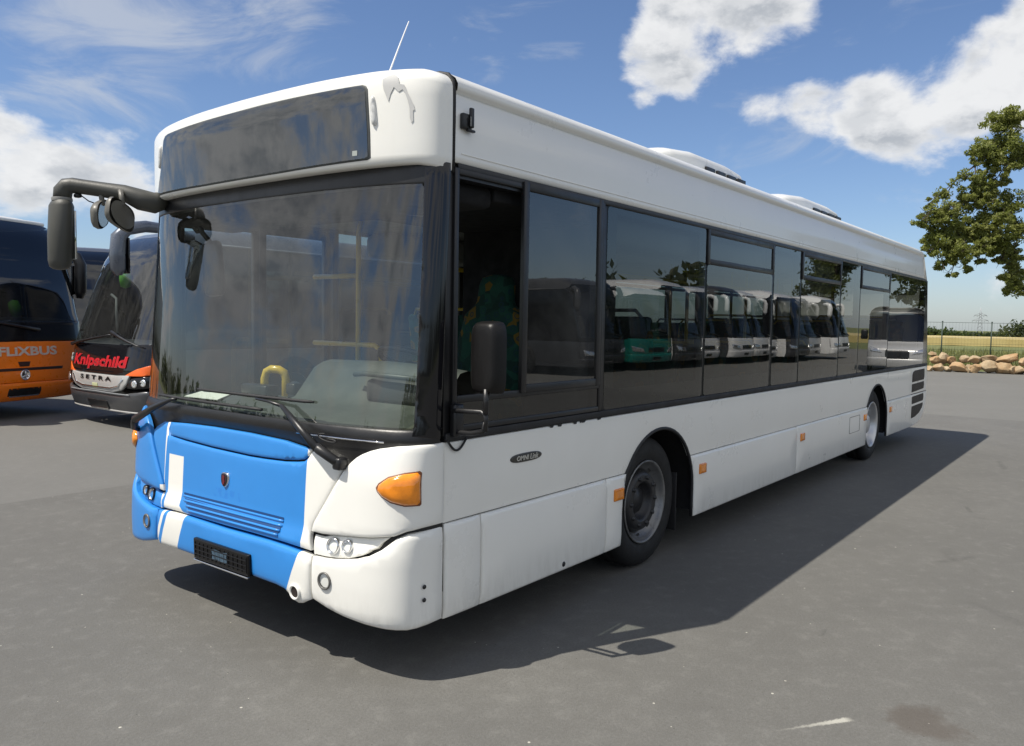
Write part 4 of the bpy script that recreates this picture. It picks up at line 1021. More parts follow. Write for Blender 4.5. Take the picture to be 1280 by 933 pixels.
mb = MB(); mb.box((.55, -1.18, 2.30), (.98, 1.18, 2.41), .03); mb.box((.98, -1.19, 2.34), (2.05, -.05, 2.41), .01); P(mb, 'cab_header', mat('cab_shade_black', (.006, .006, .007), .9))  # black ceiling box over the driver, added to darken the cab
# sun blind pulled above, interior mirror, cab roof lamp
mb = MB(); mb.tube([(.60, 1.0, 2.34), (.62, .98, 2.26), (.66, .95, 2.20)], .016, 8); mb.tube([(.60, 1.1, 2.36), (.62, 1.02, 2.28)], .03, 8); MI = P(mb, 'inner_mirror_arm', black)
mb = MB(); mx = shell(mb, Vector((.68, .93, 2.03)), .17, .36, .05, R(8), R(-6)); P(mb, 'inner_mirror', black, MI)
mb = MB(); mb.box((.75, -1.0, 2.335), (1.0, -.55, 2.36), .006); mb.tube([(.75, -.95, 2.33), (1.0, -.7, 2.30), (.85, -.6, 2.31)], .008, 6); P(mb, 'blind_linkage', int_grey)

# sheet of paper on the dash shelf
mb = MB(); pz = 1.2225
c0 = [(.335, .72), (.60, .96), (.66, .70), (.36, .40)]
mb.add([(x, y, pz+.004) for x, y in c0]+[(x, y, pz) for x, y in c0], [(0, 1, 2, 3), (7, 6, 5, 4), (0, 4, 5, 1), (1, 5, 6, 2), (2, 6, 7, 3), (3, 7, 4, 0)], smooth=False)
tag(mb.build('paper_sheet', paper_m), 'pale sheet of paper lying on the dashboard behind the big windscreen', 'paper')

# ================================================================== OTHER VEHICLES
def gcurve(y, n, hb=HB): return 1-max(0, 1-min(1, abs(y)/hb)**n)**(1/n)
def coach(name, label, cat, loc, rot, cfg, group=None):
    """a coach in its own coordinates: nose at x = 0 looking along -x, then turned and put in place"""
    root = thing(name, label, cat, (0, 0, 0), group)
    pz = [p[0] for p in cfg['prof']]; px = [p[1] for p in cfg['prof']]; A = cfg.get('a', .36); N_ = cfg.get('n', 3.2); HT = cfg['h']; LEN = cfg.get('len', 11.8); hb = cfg.get('hb', HB)
    _ys = np.concatenate([np.linspace(0, hb*.8, 300), hb*.8+hb*.2*(1-(1-np.linspace(0, 1, 900)[1:])**2.6)]); _gs = np.array([gcurve(y, N_, hb) for y in _ys])
    _ss = np.concatenate([[0], np.cumsum(np.hypot(np.diff(_ys), A*np.diff(_gs)))]); UC = float(_ss[-1])
    def cf(u, z):
        au = min(abs(u), UC); y = float(np.interp(au, _ss, _ys)); g = gcurve(y, N_, hb)
        x = float(np.interp(z, pz, px))+A*g+max(0, abs(u)-UC); return (x, -y if u > 0 else y, z)
    root['_'] = 0; del root['_']
    def pp(poly, nm, mt, off=0, depth=.008, edge=.014, grid=.10, back=.03, par=root): return P(patch(MB(), poly, cf, off, depth, edge, grid, back, sp=.06), nm, mt, par)
    zb, zw, zs, zt = cfg['z']            # skirt bottom, waist, glass bottom at the side, top of the windscreen
    wz = cfg.get('wz', zw+.02)           # bottom of the windscreen
    U1 = UC-.03
    # sides
    zr = cfg.get('zr', HT-.42)
    for s in (1, -1):
        mb = MB(); b0 = .5
        xs0 = float(np.interp(.7, pz, px))+A; xr = float(np.interp(zr, pz, px))+A
        mp = lambda x, z, s=s: (x*s, -hb*s, z) if s > 0 else (-x, hb, z)
        for a0, b1, mt, nm in ((zb, zw, cfg['body'], 'side_panel'), ):
            mb = MB(); pl = [(xs0, a0), (LEN, a0+.06), (LEN, b1), (float(np.interp(b1, pz, px))+A, b1)]
            pl = [(x if s > 0 else -x, z) for x, z in pl]
            patch(mb, pl, mp, 0, .004, .01, .6, .02, sp=.3); P(mb, nm, mt, root)
        mb = MB(); zz = np.linspace(zw+.004, zr, 6)
        pl = [(float(np.interp(z, pz, px))+A, z) for z in zz] + [(LEN-.05, zr), (LEN-.02, zw+.004)]
        pl = [(x if s > 0 else -x, z) for x, z in pl]; patch(mb, pl, mp, 0, .002, .006, .6, .02, sp=.3); P(mb, 'side_window', black_gloss, root)
        mb = MB(); mb.tube([(float(np.interp(zr, pz, px))+A+.02, -s*hb, zr+.01), (LEN-.05, -s*hb, zr+.01)], .022, 8); P(mb, 'roof_rail', cfg.get('rail', cfg['roof']), root)
        for wx in (2.7, 8.9):
            mb = MB(); mb.lathe([(.56, -.004), (.56, .006), (.0005, .007)], (wx, -s*hb, .5), (0, -s, 0), 36); P(mb, 'wheel_arch', dark, root)
            mb = MB(); mb.lathe([(.36, -.2), (.46, -.2), (.49, -.16), (.49, -.02), (.47, .012), (.40, .022), (.30, .016)], (wx, -s*hb, .495), (0, -s, 0), 40); t_ = P(mb, 'wheel', tyre_m, root)
            mb = MB(); mb.lathe([(.30, .018), (.29, .01), (.25, -.02), (.16, -.03), (.14, .03), (.0005, .035)], (wx, -s*hb, .495), (0, -s, 0), 32); P(mb, 'rim', alu, t_)
    # roof from the windscreen top backwards
    mb = MB(); rows = []
    for x, k, dz in [(None, 1, 0)]+[(LEN*.3, 1, 0), (LEN*.9, 1, -.0), (LEN-.2, .99, -.04), (LEN-.02, .96, -.14)]:
        r_ = []
        for q in np.linspace(0, 1, 41):
            y = -hb+2*hb*q; e = abs(y)/hb
            if x is None:
                z = zt-(zt-zr)*max(0, (e-.80)/.20)**2*1.0; xx = float(np.interp(z, pz, px))+A*gcurve(y, N_, hb); r_.append((xx, y, z))
            else: r_.append((x, y*k, zr+.01+(HT-zr)*(1-max(0, e-.55)/.45*max(0, e-.55)/.45) ** .5*1.0+dz if e < 1 else zr+.01+dz*0))
        if x is None:
            rows.append(r_); rows.append([(p[0]+.16*(1+0*abs(p[1])), p[1], p[2]+(HT-zt)*.55*(1-(abs(p[1])/hb)**6)) for p in r_]); rows.append([(p[0]+.62, p[1], min(p[2]+(HT-zt)*.97*(1-(abs(p[1])/hb)**6), HT)) for p in r_])
        else: rows.append(r_)
    mb.grid(rows); P(mb, 'roof', cfg['roof'], root, fixn=True)
    mb = MB(); mb.add([(LEN-.01, -hb, zb+.1), (LEN-.01, hb, zb+.1), (LEN-.01, hb*.97, HT-.2), (LEN-.01, -hb*.97, HT-.2)], [(0, 1, 2, 3)], smooth=False); P(mb, 'rear_wall', cfg['body'], root)
    mb = MB(); mb.box((.6, -hb*.94, .30), (LEN-.1, hb*.94, .40)); P(mb, 'chassis', dark, root)
    # windscreen
    us_ = np.linspace(-U1, U1, 9); tz = lambda u: zt-(zt-zr)*max(0, (abs(cf(u, 1)[1])/hb-.80)/.20)**2-.006
    pl = [(U1, wz)]+[(U1, z) for z in np.linspace(wz+.3, tz(U1), 4)]+[(u, tz(u)) for u in np.linspace(U1*.97, -U1*.97, 21)]+[(-U1, z) for z in np.linspace(tz(U1), wz+.3, 4)]+[(-U1, wz)]+[(u, wz) for u in np.linspace(-U1*.9, U1*.9, 13)]
    ws = pp(pl, 'windscreen', cfg.get('glass', ws_glass), 0, 0, 0, .12, 0)
    mb = MB()          # dark saloon behind the glass
    xin = float(np.interp(wz, pz, px))
    mb.box((xin+.55, -hb*.95, .42), (LEN-.3, hb*.95, .50)); mb.box((2.6, -hb*.95, .5), (2.65, hb*.95, HT-.25)); P(mb, 'saloon', int_dark, root)
    mb = MB(); rows = []
    for dx, z in ((.10, wz-.02), (.14, wz+.01), (.55, wz+.05), (.72, wz+.02), (.74, .55)): rows.append([(cf(u, wz)[0]+dx, cf(u, wz)[1]*.95, z) for u in np.linspace(-U1, U1, 21)])
    mb.grid(rows); P(mb, 'dashboard', int_dark, root)
    for y in (-.62, .62):
        mb = MB(); xx = xin+1.25; mb.box((xx, y-.26, .95), (xx+.5, y+.26, 1.12), .05); mb.box((xx+.42, y-.25, 1.05), (xx+.56, y+.25, 1.80), .05); mb.box((xx+.44, y-.14, 1.78), (xx+.56, y+.14, 2.03), .05); P(mb, 'front_seat', cfg.get('seat', int_dark), root)
    mb = MB()
    for s in (1, -1): patch(mb, [(s*a_, b_) for a_, b_ in ((U1-.07, wz), (U1+.05, wz), (U1+.05, zr), (U1-.07, zr))][::s], cf, -.004, .004, .006, .15, .03, sp=.1)
    build_each(mb, 'corner_pillar', black_gloss, root)
    cfg['front'](root, cf, pp, UC, hb)
    root.location = (*loc, 0) if len(loc) == 2 else loc; root.rotation_euler = (0, 0, rot)
    return root
def coach_text(root, cf, txt, z, w, h, mt, off=.012, c=0., nm='lettering', **k):
    mb = MB()
    def place(x, y, zz): p = cf(x+c, z+y); return (p[0]-off-abs(zz), p[1], p[2])
    put_text(mb, txt, .2, place, width=w, height=h, extrude=.003, **k); return P(mb, nm, mt, root)
def plate(pp, z, w, h, u=0., off=.03):
    o = pp(rrect(u-w/2, u+w/2, z-h/2, z+h/2, .01), 'number_plate_carrier', black, off, .006, .006, .1, .02)
    mbm = pp(rrect(u-w*.44, u+w*.46, z-h*.54, z-h*.40, .002), 'plate_edge', chrome, off+.008, .002, .002, .1, .006, par=o)
def horn_mirror(root, cf, s, u, z0, mt, drop=.55, out=.14):
    p = Vector(cf(s*u, z0)); mb = MB()
    mb.tube([p+Vector((.10, 0, .03)), p+Vector((-.08, -s*.06, .05)), p+Vector((-.22, -s*out, -.02)), p+Vector((-.27, -s*(out+.03), -.16)), p+Vector((-.26, -s*(out+.03), -drop+.12)), p+Vector((-.24, -s*(out+.03), -drop))], [.07, .085, .095, .10, .10, .06], 14)
    m_ = P(mb, 'mirror', mt, root)
    mb = MB(); q = p+Vector((-.15, -s*(out+.03), -drop/2-.06)); mb.box(q+Vector((-.015, -.085, -drop/2+.12)), q+Vector((.015, .085, drop/2-.12)), .01); P(mb, 'mirror_glass', black_gloss, m_)
def coach_wiper(root, cf, u0, z0, u1, z1):
    mb = MB(); p = [Vector(cf(u0+(u1-u0)*t, z0+(z1-z0)*t))+Vector((-.05, 0, 0)) for t in (0, .3, .6, .85, 1)]; mb.tube(p, [.03, .022, .018, .012, .008], 8); P(mb, 'wiper_arm', black, root)

orange = mat('orange_paint', (.80, .185, .008), .3, coat=.4, var=.05)
silver = mat('silver_paint', (.50, .50, .49), .32, metal=.25, coat=.4, var=.04)
anthr = mat('anthracite_paint', (.055, .057, .062), .35, coat=.35, var=.1)
slate = mat('blue_grey_paint', (.10, .115, .145), .3, metal=.3, coat=.4, var=.05)
sign_white = mat('letter_white', (.82, .82, .80), .5); sign_red = mat('letter_red', (.80, .03, .045), .5)
dark_glass = glass('coach_glass', (.30, .34, .36), .085, wave=.03)
coach_white = mat('coach_white', (.78, .78, .77), .25, coat=.5, var=.03); teal = mat('teal_paint', (.01, .22, .18), .3, coat=.4)

def front_orange(root, cf, pp, UC, hb):
    U1 = UC+.0
    pp([(-U1, .60), (U1, .60), (U1, 1.245), (.6, 1.255), (0, 1.26), (-.6, 1.255), (-U1, 1.245)], 'front_panel', orange, .004)
    pp([(-U1, .33), (-.7, .30), (.7, .30), (U1, .33), (U1, .595), (-U1, .595)], 'bumper', orange, .03, .03, .04)
    pp([(-U1, 1.262), (U1, 1.262), (U1, 1.60), (.7, 1.585), (0, 1.58), (-.7, 1.585), (-U1, 1.60)], 'black_band', black_gloss, .006)
    mb = MB(); patch(mb, [(-.72, .79), (.72, .79), (.74, .835), (-.74, .835)], cf, .010, .004, .006, .1, .01); P(mb, 'air_intake', black, root)
    mb = MB(); patch(mb, [(-.085, .855), (.085, .855), (.115, .935), (-.115, .935)], cf, .010, .003, .006, .1, .01); P(mb, 'camera_housing', black, root)
    p = Vector(cf(0, .72)); mb = MB(); mb.lathe([(.085, 0), (.085, .02), (.070, .022), (.068, .008), (.0005, .008)], p, (-1, 0, 0), 28); b_ = P(mb, 'badge', chrome, root)
    mb = MB()
    for q in (90, 210, 330): mb.tube([p+Vector((-.018, 0, 0)), p+Vector((-.018, .07*math.cos(R(q)), .07*math.sin(R(q))))], [.014, .004], 6)
    P(mb, 'badge_emblem', chrome, b_)
    coach_text(root, cf, 'FLiXBUS', 1.105, 1.08, .150, sign_white, off=.010, c=.09, offset=.007)
    plate(pp, .455, .60, .13)
    for s in (1, -1):
        hl = [(s*a_, b_) for a_, b_ in ((.86, .62), (1.30, .66), (1.36, .80), (1.0, .74))][::s]
        pp(hl, 'headlight', lampwhite, .02, .01, .02, .06)
        horn_mirror(root, cf, s, UC-.12, 2.75, black, .75, .10)
    mb = MB(); mb.tube([Vector(cf(u, 3.28))+Vector((.0, 0, .01)) for u in np.linspace(-UC+.12, UC-.12, 25)], .03, 8); P(mb, 'roof_edge', coach_white, root)
    coach_wiper(root, cf, .3, 1.45, -.75, 1.62); coach_wiper(root, cf, -.9, 1.45, -.2, 1.60)
coach('touring_coach', 'orange coach with black upper front, white lettering across its nose', 'coach', (3.05, 10.29), R(110),
      dict(prof=[(.3, .12), (.45, .03), (.7, 0), (1.2, .03), (1.6, .09), (2.2, .22), (2.7, .38), (3.0, .54), (3.2, .72), (3.32, .92), (3.42, 1.4)], n=5, a=.26, h=3.42, z=(.32, 1.25, 1.6, 3.26), wz=1.60, zr=3.20, body=orange, roof=mat('pale_roof', (.6, .6, .58), .4), rail=coach_white, glass=dark_glass, front=front_orange))

def front_setra(root, cf, pp, UC, hb):
    U1 = UC
    pp([(-U1, .90), (-.93, .84), (-.6, .815), (.6, .815), (.93, .84), (U1, .90), (U1, 1.30), (.7, 1.27), (0, 1.26), (-.7, 1.27), (-U1, 1.30)], 'nose_panel', black_gloss, .004)
    for s in (1, -1):
        pp([(s*a_, b_) for a_, b_ in ((.80, .812), (1.15, .82), (U1-.02, .86), (U1-.02, 1.0), (1.30, .99), (1.05, .92))][::s], 'orange_flash', mat('flash_orange', (.85, .14, .015), .35, coat=.3), .012, .004, .01, .05)
        pp([(s*a_, b_) for a_, b_ in ((.86, .64), (1.02, .63), (U1-.03, .66), (U1-.03, .84), (1.25, .815), (.98, .785), (.90, .72))][::s], 'headlight', black_gloss, .016, .006, .012, .05)
        for u, z in ((1.05, .705), (1.20, .725)):
            p = Vector(cf(s*u, z))+Vector((-.02, 0, 0)); mb = MB(); mb.lathe([(.055, 0), (.05, .012), (.03, .006), (.0005, .01)], p, (-1, -s*.25, .05), 24); P(mb, 'headlight_lens', lampwhite, root)
    pp([(-.92, .825), (-.88, .70), (-.74, .60), (-.5, .555), (.5, .555), (.74, .60), (.88, .70), (.92, .825), (.6, .81), (-.6, .81)], 'grille_panel', silver, .022, .012, .02, .08)
    mb = MB(); pts = [(-.80, .77), (-.68, .655), (-.45, .615), (.45, .615), (.68, .655), (.80, .77)]; mb.tube([Vector(cf(u, z))+Vector((-.026, 0, 0)) for u, z in pts], .014, 6); P(mb, 'grille_moulding', chrome, root)
    pp([(-U1, .30), (-.9, .255), (.9, .255), (U1, .30), (U1, .62), (1.2, .60), (.9, .56), (.70, .525), (-.70, .525), (-.9, .56), (-1.2, .60), (-U1, .62)], 'bumper', anthr, .035, .03, .04)
    mb = MB(); mb.tube([Vector(cf(u, .27))+Vector((-.035, 0, 0)) for u in np.linspace(-1.2, 1.2, 25)], .014, 6); P(mb, 'bumper_trim', silver, root)
    mb = MB(); mb.tube([Vector(cf(u, .545-.01*abs(u)))+Vector((-.036, 0, 0)) for u in np.linspace(-.95, .95, 25)], .012, 6); P(mb, 'bumper_moulding', mat('bumper_grey', (.20, .21, .22), .35), root)
    coach_text(root, cf, 'S E T R A', .755, 1.0, .066, black, off=.028, offset=.006)
    coach_text(root, cf, 'Knipschild', .984, 1.73, .225, mat('letter_shadow', (.45, .30, .29), .5), off=.008, c=-.010, offset=.010, shear=.12, nm='lettering_edge')
    coach_text(root, cf, 'Knipschild', .99, 1.72, .22, sign_red, off=.014, offset=.008, shear=.12)
    mb = MB()
    for q in range(0, 360, 60): mb.tube([Vector(cf(-1.02, 1.03))+Vector((-.012, 0, 0)), Vector(cf(-1.02+.06*math.cos(R(q)), 1.03+.075*math.sin(R(q))))+Vector((-.012, 0, 0))], [.012, .006], 5)
    P(mb, 'white_emblem', mat('emblem_grey', (.35, .35, .34), .6), root)
    pp(rrect(-.10, .07, .600, .675, .006), 'test_sticker', mat('sticker_yellow', (.50, .52, .30), .6), .030, .002, .003, .05, .003)
    plate(pp, .365, .62, .125, 0, .048)
    coach_wiper(root, cf, -1.05, 1.24, .35, 1.42); coach_wiper(root, cf, .30, 1.45, 1.15, 1.24)
    mb = MB(); mb.tube([(.95, -1.10, 2.90), (.60, -1.18, 2.99), (.15, -1.24, 2.99), (-.12, -1.25, 2.93), (-.24, -1.25, 2.80), (-.26, -1.25, 2.55), (-.25, -1.245, 2.36), (-.24, -1.24, 2.27)], [.06, .07, .085, .095, .105, .108, .10, .05], 14)
    m_ = P(mb, 'mirror', slate, root); mb = MB(); mb.box((-.14, -1.33, 2.30), (-.115, -1.15, 2.80), .01); P(mb, 'mirror_glass', black_gloss, m_)
    # green vest hung behind the glass on the nearside
    mb = MB(); mb.lathe([(.0005, -.17), (.08, -.14), (.10, 0), (.085, .12), (.0005, .17)], (.95, .98, 2.33), (0, 0, 1), 14); P(mb, 'green_cushion', mat('neon_green', (.16, .55, .02), .6), root)
    mb = MB(); mb.tube([(.70, .95, 2.05), (.66, .70, 1.98), (.60, .58, 1.75), (.60, .55, 1.42)], .022, 8); P(mb, 'inner_rail', int_light, root)
    mb = MB(); mb.tube([(1.6, .85, 3.05), (1.6, .85, 3.35)], .008, 6); mb.lathe([(.05, 0), (.03, .03), (.0005, .035)], (1.6, .85, 3.03), (0, 0, 1), 12); P(mb, 'antenna', black, root)
coach('touring_coach', 'dark coach with silver grille panel, red lettering and grey bumper', 'coach', (3.45, 8.69), 0,
      dict(prof=[(.25, .10), (.45, .03), (.7, 0), (1.0, .03), (1.3, .09), (1.7, .22), (2.2, .40), (2.6, .57), (2.85, .74), (3.0, .98), (3.1, 1.5)], h=3.12, z=(.30, 1.20, 1.3, 2.965), wz=1.28, zr=2.80, body=anthr, roof=slate, rail=slate, glass=glass('setra_glass', (.55, .60, .60), .10, wave=.03, dirt=.05), front=front_setra))

# vehicles behind the photographer, seen only as reflections in the bus windows
def plain_front(paint, low=None, flash=None, mirr=True):
    low = low or paint
    def f(root, cf, pp, UC, hb):
        pp([(-UC, .60), (UC, .60), (UC, 1.15), (0, 1.12), (-UC, 1.15)], 'nose_panel', low, .004)
        pp([(-UC, .30), (UC, .30), (UC, .595), (-UC, .595)], 'bumper', paint, .03, .03, .04)
        pp([(-UC, 1.13), (UC, 1.13), (UC, 1.30), (0, 1.28), (-UC, 1.30)], 'black_band', black_gloss, .003)
        pp(rrect(-.5, .5, .66, .82, .03), 'grille', black, .012, .006, .01, .1)
        for s in (1, -1):
            pp([(s*a_, b_) for a_, b_ in ((.72, .66), (1.25, .70), (1.30, .88), (.80, .80))][::s], 'headlight', lampwhite, .02, .01, .02, .06)
            if mirr: horn_mirror(root, cf, s, UC-.3, 2.85, paint, .65, .12)
        plate(pp, .44, .52, .12); coach_wiper(root, cf, -.9, 1.22, .5, 1.42)
    return f
PR = [(.25, .10), (.45, .03), (.7, 0), (1.0, .03), (1.3, .08), (1.7, .17), (2.2, .32), (2.7, .52), (3.0, .72), (3.2, .95), (3.35, 1.5)]
RG = 'vehicles parked in a row behind the photographer'
a_ = R(-90)
dark_nose = mat('graphite_paint', (.05, .05, .055), .3, coat=.4)
coach('touring_coach', 'black coach mirrored left of the teal bus in the cab window', 'coach', (20.9, -12.75), R(-88), dict(prof=PR, h=3.3, z=(.30, 1.15, 1.25, 3.06), wz=1.26, zr=2.88, body=anthr, roof=anthr, glass=dark_glass, front=plain_front(dark_nose, dark_nose)), RG)
coach('city_bus', 'teal fronted city bus mirrored in the first large side window', 'bus', (23.65, -12.47), R(-86), dict(prof=[(.25, .10), (.45, .03), (1.0, .02), (1.3, .04), (2.4, .16), (2.7, .22), (2.9, .4)], h=2.98, z=(.30, 1.1, 1.2, 2.72), wz=1.22, zr=2.62, body=teal, roof=coach_white, glass=dark_glass, front=plain_front(teal, teal, mirr=False)), RG)
for k, (lab, bd, nose) in enumerate((('white coach with a dark nose mirrored next to the teal bus', coach_white, dark_nose), ('white coach mirrored second from the teal bus', coach_white, coach_white), ('dark coach mirrored between white coaches', anthr, coach_white),
                                     ('white coach mirrored third in its row, before the last one', coach_white, coach_white), ('white coach with a dark nose mirrored fifth in its row', coach_white, dark_nose), ('silver coach mirrored in the row left of the silver van', silver, silver), ('white coach mirrored last in its row beside the silver van', coach_white, coach_white))):
    coach('touring_coach', lab, 'coach', (26.33+2.68*k, -12.27+.2*k-.35*(k % 2)), R(-90+3*((k*2) % 3-1)), dict(prof=PR, h=3.4-.12*(k % 2), z=(.30, 1.15, 1.25, 3.16-.12*(k % 2)), wz=1.26, zr=2.98-.12*(k % 2), body=bd, roof=bd, glass=dark_glass, front=plain_front(nose, nose)), RG)
def van_front(root, cf, pp, UC, hb):
    pp([(-UC, .30), (UC, .30), (UC, .62), (-UC, .62)], 'bumper', silver, .03, .03, .04); pp(rrect(-.45, .45, .62, .92, .08), 'grille', black, .02, .01, .02, .08)
    pp([(-UC, .60), (UC, .60), (UC, 1.24), (-UC, 1.24)], 'bonnet', silver, .004)
    for s in (1, -1): pp([(s*a2, b_) for a2, b_ in ((.52, .78), (.95, .84), (1.0, 1.02), (.62, .92))][::s], 'headlight', lampwhite, .02, .01, .02, .06)
    for s in (1, -1):
        mb = MB(); mb.box((1.45, min(s*1.04, s*1.26), 1.25), (1.57, max(s*1.04, s*1.26), 1.62), .05); P(mb, 'mirror', black, root)
coach('delivery_van', 'silver panel van mirrored in the rearmost side windows', 'van', (29.1, -5.6), R(-14), dict(prof=[(.25, .06), (.5, 0), (.9, .03), (1.0, .12), (1.10, .40), (1.22, .95), (1.8, 1.35), (2.3, 1.72), (2.5, 2.1)], a=.30, n=3.0, hb=1.02, h=2.5, len=5.6, z=(.30, 1.22, 1.3, 2.30), wz=1.26, zr=2.20, body=silver, roof=silver, glass=dark_glass, front=van_front), RG)

def front_dark(root, cf, pp, UC, hb): plain_front(anthr, anthr, mirr=False)(root, cf, pp, UC, hb)
coach('touring_coach', 'dark coach with pale roof edge, glimpsed in the gap behind the orange coach', 'coach', (6.2, 15.6), R(66), dict(prof=PR, h=3.4, z=(.30, 1.15, 1.25, 3.26), wz=1.26, zr=3.05, body=anthr, roof=anthr, rail=coach_white, glass=dark_glass, front=front_dark))
# pale hall far behind the coaches
mb = MB(); mb.box((-6, 60, -.02), (34, 78, 3.7)); wl = tag(mb.build('storage_hall', mat('hall_wall', (.42, .40, .35), .8, var=.08, vscale=.5)), 'pale low storage hall standing far behind the two coaches', 'building')
mb = MB(); mb.add([(-6.4, 59.5, 3.7), (34.4, 59.5, 3.7), (34.4, 69, 4.6), (-6.4, 69, 4.6), (34.4, 78.4, 3.7), (-6.4, 78.4, 3.7)], [(0, 1, 2, 3), (3, 2, 4, 5)], smooth=False); mb.box((-6.4, 59.4, 3.5), (34.4, 59.5, 3.72)); P(mb, 'roof', mat('hall_roof', (.16, .13, .12), .7, var=.1), wl)
for k in range(4):
    mb = MB(); mb.box((-2+k*9, 59.93, 0), (2.2+k*9, 60.0, 3.2), .01); P(mb, 'roller_door', mat('door_grey', (.30, .31, .32), .5), wl)

# ================================================================== ROCK WALL, FENCE, FIELD, TREES, PYLON
def rock_mat():
    m = bpy.data.materials.new('sandstone'); m.use_nodes = True; T = NT(m.node_tree); b = T.n['Principled BSDF']
    o = T.new('ShaderNodeTexCoord').outputs['Object']; r_ = T.new('ShaderNodeObjectInfo').outputs['Random']
    oo = T.vmath('ADD', o, T.vmath('SCALE', (1, 1, 1), scale=T.math('MULTIPLY', r_, 37)))
    c = T.mix(T.mr(T.noise(oo, 3.2, 6, .65), .32, .68), (.42, .34, .22), (.31, .20, .105))
    c = T.mix(T.mr(r_, .55, .95, 0, .5), c, (.40, .22, .085)); c = T.mix(T.mr(T.noise(oo, 9, 5, .7), .55, .8, 0, .6), c, (.20, .15, .10))
    c = T.mix(T.mr(T.noise(oo, 26, 4, .6), .55, .8, 0, .4), c, (.46, .40, .28)); T.put(b.inputs['Base Color'], c); b.inputs['Roughness'].default_value = .9
    bn = T.new('ShaderNodeBump'); bn.inputs['Strength'].default_value = .7; bn.inputs['Distance'].default_value = .03; T.put(bn.inputs['Height'], T.noise(oo, 12, 6, .7)); T.l.new(bn.outputs[0], b.inputs['Normal'])
    return m
rock_m = rock_mat()
def boulder(c, w, h, dep, seed, label, group=None):
    rnd = random.Random(seed); b = bmesh.new(); bmesh.ops.create_icosphere(b, subdivisions=4, radius=1)
    pl = [(Vector((rnd.gauss(0, 1), rnd.gauss(0, 1), rnd.gauss(0, 1))).normalized(), .52+.30*rnd.random()) for _ in range(15)]
    sh = Vector((rnd.random()*50, rnd.random()*50, rnd.random()*50))
    for v in b.verts:
        p = v.co.normalized()
        for n_, d in pl:
            k = p.dot(n_)
            if k > d: p = p-n_*(k-d)*.97
        p *= 1+.10*noise.noise(p*1.6+sh)+.05*noise.noise(p*4+sh)
        v.co = p
    xs = [max(abs(v.co[i]) for v in b.verts) for i in range(3)]
    rot = Matrix.Rotation(rnd.uniform(-.25, .25), 3, 'X')
    for v in b.verts: v.co = rot @ Vector((v.co.x/xs[0]*dep/2, v.co.y/xs[1]*w/2, v.co.z/xs[2]*h/2))
    mb = MB().bm(b, 0, True); o = mb.build('boulder', rock_m, None, loc=c); tag(o, label, 'boulder', group); return o
RL = 'boulders of the rock wall'
rocks = [(34.06, 2.69, .68, .34, .20, 'small flat slab on the left end of the rock wall, top layer'), (34.14, 2.32, .53, .54, .58, 'biggest orange boulder, left part of the rock wall, top layer'),
 (34.07, 2.6, .43, .44, .40, 'pale boulder left of the biggest orange boulder, half behind it'), (34.2, 2.05, .47, .42, .46, 'upright tan boulder leaning on the right of the biggest orange boulder'),
 (34.31, 1.59, .49, .46, .36, 'pale grey wedge boulder in the top layer under the first fence gap'), (34.39, 1.21, .5, .52, .36, 'pale sharp edged boulder in the top layer left of the long slab'),
 (34.5, .75, .55, .70, .30, 'thin dark undercut slab resting on the middle of the rock wall'), (34.62, .15, .56, 1.05, .40, 'longest tan boulder, a sloping slab on top of the wall'),
 (34.72, -.40, .48, .40, .36, 'small boulder in the top layer at the right picture edge'), (33.52, 2.65, .10, .34, .24, 'small bottom boulder nearest the bus tail'),
 (33.59, 2.35, .17, .52, .40, 'yellowish bottom boulder beneath the biggest orange boulder'), (33.66, 2.05, .11, .32, .26, 'little brown wedge between two bottom boulders at the left'),
 (33.75, 1.66, .18, .70, .44, 'wide orange tan bottom boulder, left of the wall middle'), (33.82, 1.32, .15, .28, .36, 'narrow shaded bottom boulder filling a gap'),
 (33.87, 1.09, .19, .56, .46, 'cracked pale bottom boulder under the sharp edged boulder'), (33.97, .64, .25, .72, .54, 'tall blocky bottom boulder beneath the undercut slab'),
 (34.06, .19, .20, .80, .54, 'large rounded bottom boulder beneath the longest slab'), (34.11, -.12, .15, .36, .38, 'small bottom boulder right of the large rounded one'),
 (34.15, -.32, .17, .46, .42, 'brown stained bottom boulder near the right picture edge'), (34.18, -.62, .15, .40, .38, 'last bottom boulder cut by the right picture edge')]
for i, (x, y, z, w, h, lab) in enumerate(rocks): boulder((x, y, z), w*.98, h*1.0, .55+.25*((i*37) % 10)/10, 100+i, lab, RL)
for i, (y, z, w, h) in enumerate(((3.1, .2, .6, .45), (3.6, .22, .55, .5), (3.3, .6, .7, .35), (4.2, .2, .7, .45), (4.0, .6, .6, .4), (-1.05, .2, .6, .45), (-1.0, .56, .8, .36), (-1.6, .2, .6, .45), (-1.7, .55, .6, .4), (-2.2, .2, .65, .45))):
    boulder((34.0-.12*(y < 0)*abs(y)+.3*(z > .4), y, z), w, h, .6, 300+i, 'tan boulder of the rock wall beyond the stretch in view', 'boulders beyond the stretch in view')
